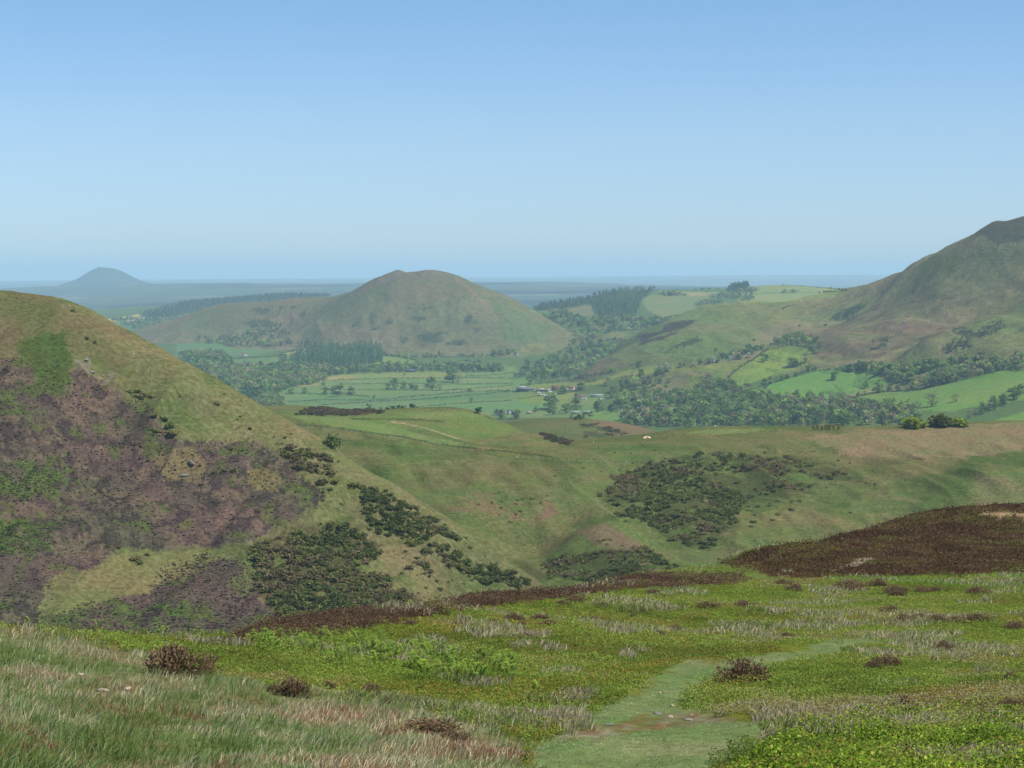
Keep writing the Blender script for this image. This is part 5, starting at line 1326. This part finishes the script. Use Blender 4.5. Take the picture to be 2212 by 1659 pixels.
tag(r, 'short white marker post at the foot of the golf hill dip', 'post')

M_post = plain_mat('fence_post', srgb(176, 170, 156) * 0.75, 0.9, 0.15, 2)
def fence(pts, gap, label, h=1.25):
    pts = np.array(pts, float); seg = np.hypot(*np.diff(pts, axis=0).T); cum = np.concatenate([[0], np.cumsum(seg)])
    n = int(cum[-1] / gap) + 1
    Q = []
    for i in range(n):
        d = min(i * gap, cum[-1]); Q.append(hit(np.interp(d, cum, pts[:, 0]), np.interp(d, cum, pts[:, 1]), [mid]))
    Q = np.array(Q)
    r = bpy.data.objects.new('fence', None); COL.objects.link(r); r.location = Q[0]
    pm = None
    for q in Q:
        if pm is None:
            o = mesh_obj('post', *tube((0, 0, -0.3), (0, 0, h), 0.07, 0.065, 6), M_post, parent=r); pm = o.data
        else: o = link('post', pm, r)
        o.location = q - Q[0]
    V, Fs, off = [], [], 0
    for z in (0.45, 0.8, 1.15):
        for a, b in zip(Q[:-1], Q[1:]):
            v, f = tube(a - Q[0] + [0, 0, z], b - Q[0] + [0, 0, z], 0.006, 0.006, 4); V.append(v); Fs.append(f[0] + off); off += len(v)
    mesh_obj('wire', np.concatenate(V), [np.concatenate(Fs)], M_post, parent=r)
    tag(r, label, 'fence')
fence([(1130,992),(1200,998),(1300,1003),(1400,1003),(1500,995),(1600,978)], 14, 'wire fence with pale posts crossing the slope right of the walker')
fence([(1640,976),(1760,978),(1860,974),(1930,970)], 14, 'wire fence with pale posts above the big gorse patch, right part')
fence([(640,921),(760,934),(870,949),(950,966),(1040,978)], 12, 'wire fence along the dark bank beside the mown fairway')

M_shirt = plain_mat('pale_shirt', srgb(196, 200, 210) * 0.8, 0.8, 0.05, 2); M_trouser = plain_mat('dark_trousers', srgb(44, 48, 60) * 0.8, 0.8, 0.1, 2)
M_skin = plain_mat('skin', srgb(210, 160, 130) * 0.8, 0.6, 0.05, 2); M_hair = plain_mat('hair', srgb(60, 46, 36) * 0.8, 0.8, 0.1, 5)
def person(X, Y, label):
    p = hit(X, Y, [mid])
    J = {'pel': (0, 0, 0.95), 'chest': (0, 0.02, 1.28), 'neck': (0, 0.02, 1.48), 'head': (0, 0, 1.62), 'crown': (0, 0.01, 1.73), 'hl': (-0.1, 0, 0.9), 'hr': (0.1, 0, 0.9), 'kl': (-0.12, -0.12, 0.5), 'kr': (0.11, 0.08, 0.5),
         'al': (-0.13, -0.05, 0.08), 'ar': (0.12, 0.28, 0.1), 'fl': (-0.14, -0.24, 0.03), 'fr': (0.13, 0.12, 0.03), 'sl': (-0.2, 0.02, 1.4), 'sr': (0.2, 0.02, 1.4), 'el': (-0.27, 0.1, 1.12), 'er': (0.27, -0.05, 1.12), 'wl': (-0.28, -0.02, 0.88), 'wr': (0.26, -0.2, 0.92)}
    E = [('pel','chest'),('chest','neck'),('neck','head'),('head','crown'),('pel','hl'),('pel','hr'),('hl','kl'),('hr','kr'),('kl','al'),('kr','ar'),('al','fl'),('ar','fr'),('chest','sl'),('chest','sr'),('sl','el'),('sr','er'),('el','wl'),('er','wr')]
    rad = dict(pel=.15, chest=.17, neck=.06, head=.1, crown=.08, hl=.1, hr=.1, kl=.065, kr=.065, al=.045, ar=.045, fl=.04, fr=.04, sl=.07, sr=.07, el=.048, er=.048, wl=.035, wr=.035)
    names = list(J); me = bpy.data.meshes.new('person')
    me.from_pydata([J[k] for k in names], [(names.index(a), names.index(b)) for a, b in E], [])
    o = link('person', me)
    for m in (M_shirt, M_trouser, M_skin): me.materials.append(m)
    md = o.modifiers.new('Skin', 'SKIN')
    for k, nme in enumerate(names):
        me.skin_vertices[0].data[k].radius = (rad[nme],) * 2
    me.skin_vertices[0].data[0].use_root = True
    o.modifiers.new('Subsurf', 'SUBSURF').render_levels = 1
    o.modifiers['Subsurf'].levels = 1
    bpy.context.view_layer.update()
    ev = o.evaluated_get(bpy.context.evaluated_depsgraph_get()); nm = bpy.data.meshes.new_from_object(ev)
    o.modifiers.clear(); o.data = nm
    for f in nm.polygons:
        z = f.center.z; f.use_smooth = True
        f.material_index = 2 if z > 1.47 or (z < 0.96 and abs(f.center.x) > 0.22) else (0 if z > 0.95 else 1)
    V, Q = leaves(np.array([[0.09 * math.sin(t) * math.cos(a), 0.02 + 0.1 * math.sin(t) * math.sin(a), 1.66 + 0.1 * math.cos(t)] for t in (0.2, 0.7, 1.2) for a in np.arange(0, 6.28, 0.6)]), 0.09, RNG, 0.2)
    mesh_obj('hair', V, Q, M_hair, parent=o)
    o.location = p; o.rotation_euler = (0, 0, 0.4)
    tag(o, label, 'person')
person(1117, 994, 'walker in pale top and dark trousers striding by the fence on the golf hill')

# ------------------------------------------------------------------ far landmarks
M_chim = plain_mat('chimney_concrete', srgb(176, 130, 118) * 0.8, 0.9, 0.1, 0.05)
p = hit(1490, 616); r = bpy.data.objects.new('chimney_stack', None); COL.objects.link(r); r.location = p
hh = PXM(p[1], 15); mesh_obj('shaft', *tube((0, 0, -10), (0, 0, hh), hh * 0.11, hh * 0.085, 16), M_chim, parent=r)
mesh_obj('rim', *tube((0, 0, hh), (0, 0, hh * 1.05), hh * 0.11, hh * 0.11, 16), M_dark, parent=r)
tag(r, 'tall pinkish chimney stack standing on the far plain', 'chimney')
p = hit(213, 579); r = bpy.data.objects.new('radio_mast', None); COL.objects.link(r); r.location = p
hh = PXM(p[1], 8); mesh_obj('mast', *tube((0, 0, -3), (0, 0, hh), 2.2, 1.0, 8), M_slate, parent=r)
mesh_obj('base_hut', *boxV((-8, -4, -3), (8, 4, 5)), M_slate, parent=r)
tag(r, 'thin radio mast on the summit of the distant blue hill', 'mast')

# sheep in the bright fields
M_wool = plain_mat('wool', srgb(226, 220, 204) * 0.8, 0.95, 0.08, 4)
def sheep_mesh():
    V, Fs, off = [], [], 0
    rings = [(-0.52, 0.62, 0.10), (-0.45, 0.62, 0.24), (-0.2, 0.6, 0.29), (0.1, 0.6, 0.29), (0.36, 0.64, 0.24), (0.5, 0.74, 0.14), (0.6, 0.78, 0.1), (0.74, 0.72, 0.075), (0.84, 0.66, 0.04)]
    k = 10
    for x, z, r_ in rings: V += [(x, r_ * 0.85 * math.cos(6.2832 * i / k), z + r_ * math.sin(6.2832 * i / k)) for i in range(k)]
    Q = [(j * k + i, j * k + (i + 1) % k, (j + 1) * k + (i + 1) % k, (j + 1) * k + i) for j in range(len(rings) - 1) for i in range(k)]
    Fs = [np.array(Q), np.array([tuple(range(k)), tuple(range(len(V) - 1, len(V) - k - 1, -1))])]
    V = np.array(V); off = len(V); Fl = []
    for x in (-0.36, 0.32):
        for y in (-0.13, 0.13):
            v, f = tube((x, y, 0.5), (x + 0.02, y, 0.0), 0.065, 0.035, k); V = np.concatenate([V, v]); Fs += [f[0] + off, f[1] + off]; off += len(v)
    return mesh_data('sheep', V, Fs, M_wool, smooth=True)
SM = sheep_mesh()
for X, Y in ((1747,848),(1760,842),(1780,838),(1828,853),(1712,846),(2087,863),(2110,862),(2140,868),(1993,812),(1690,792),(1672,776),(1900,858)):
    o = link('sheep', SM); o.location = hit(X, Y); o.rotation_euler = (0, 0, random.random() * 6.28); o.scale = (1.25,) * 3
    tag(o, 'white sheep grazing in the bright green fields below the right hill', 'sheep', 'sheep in the bright fields')
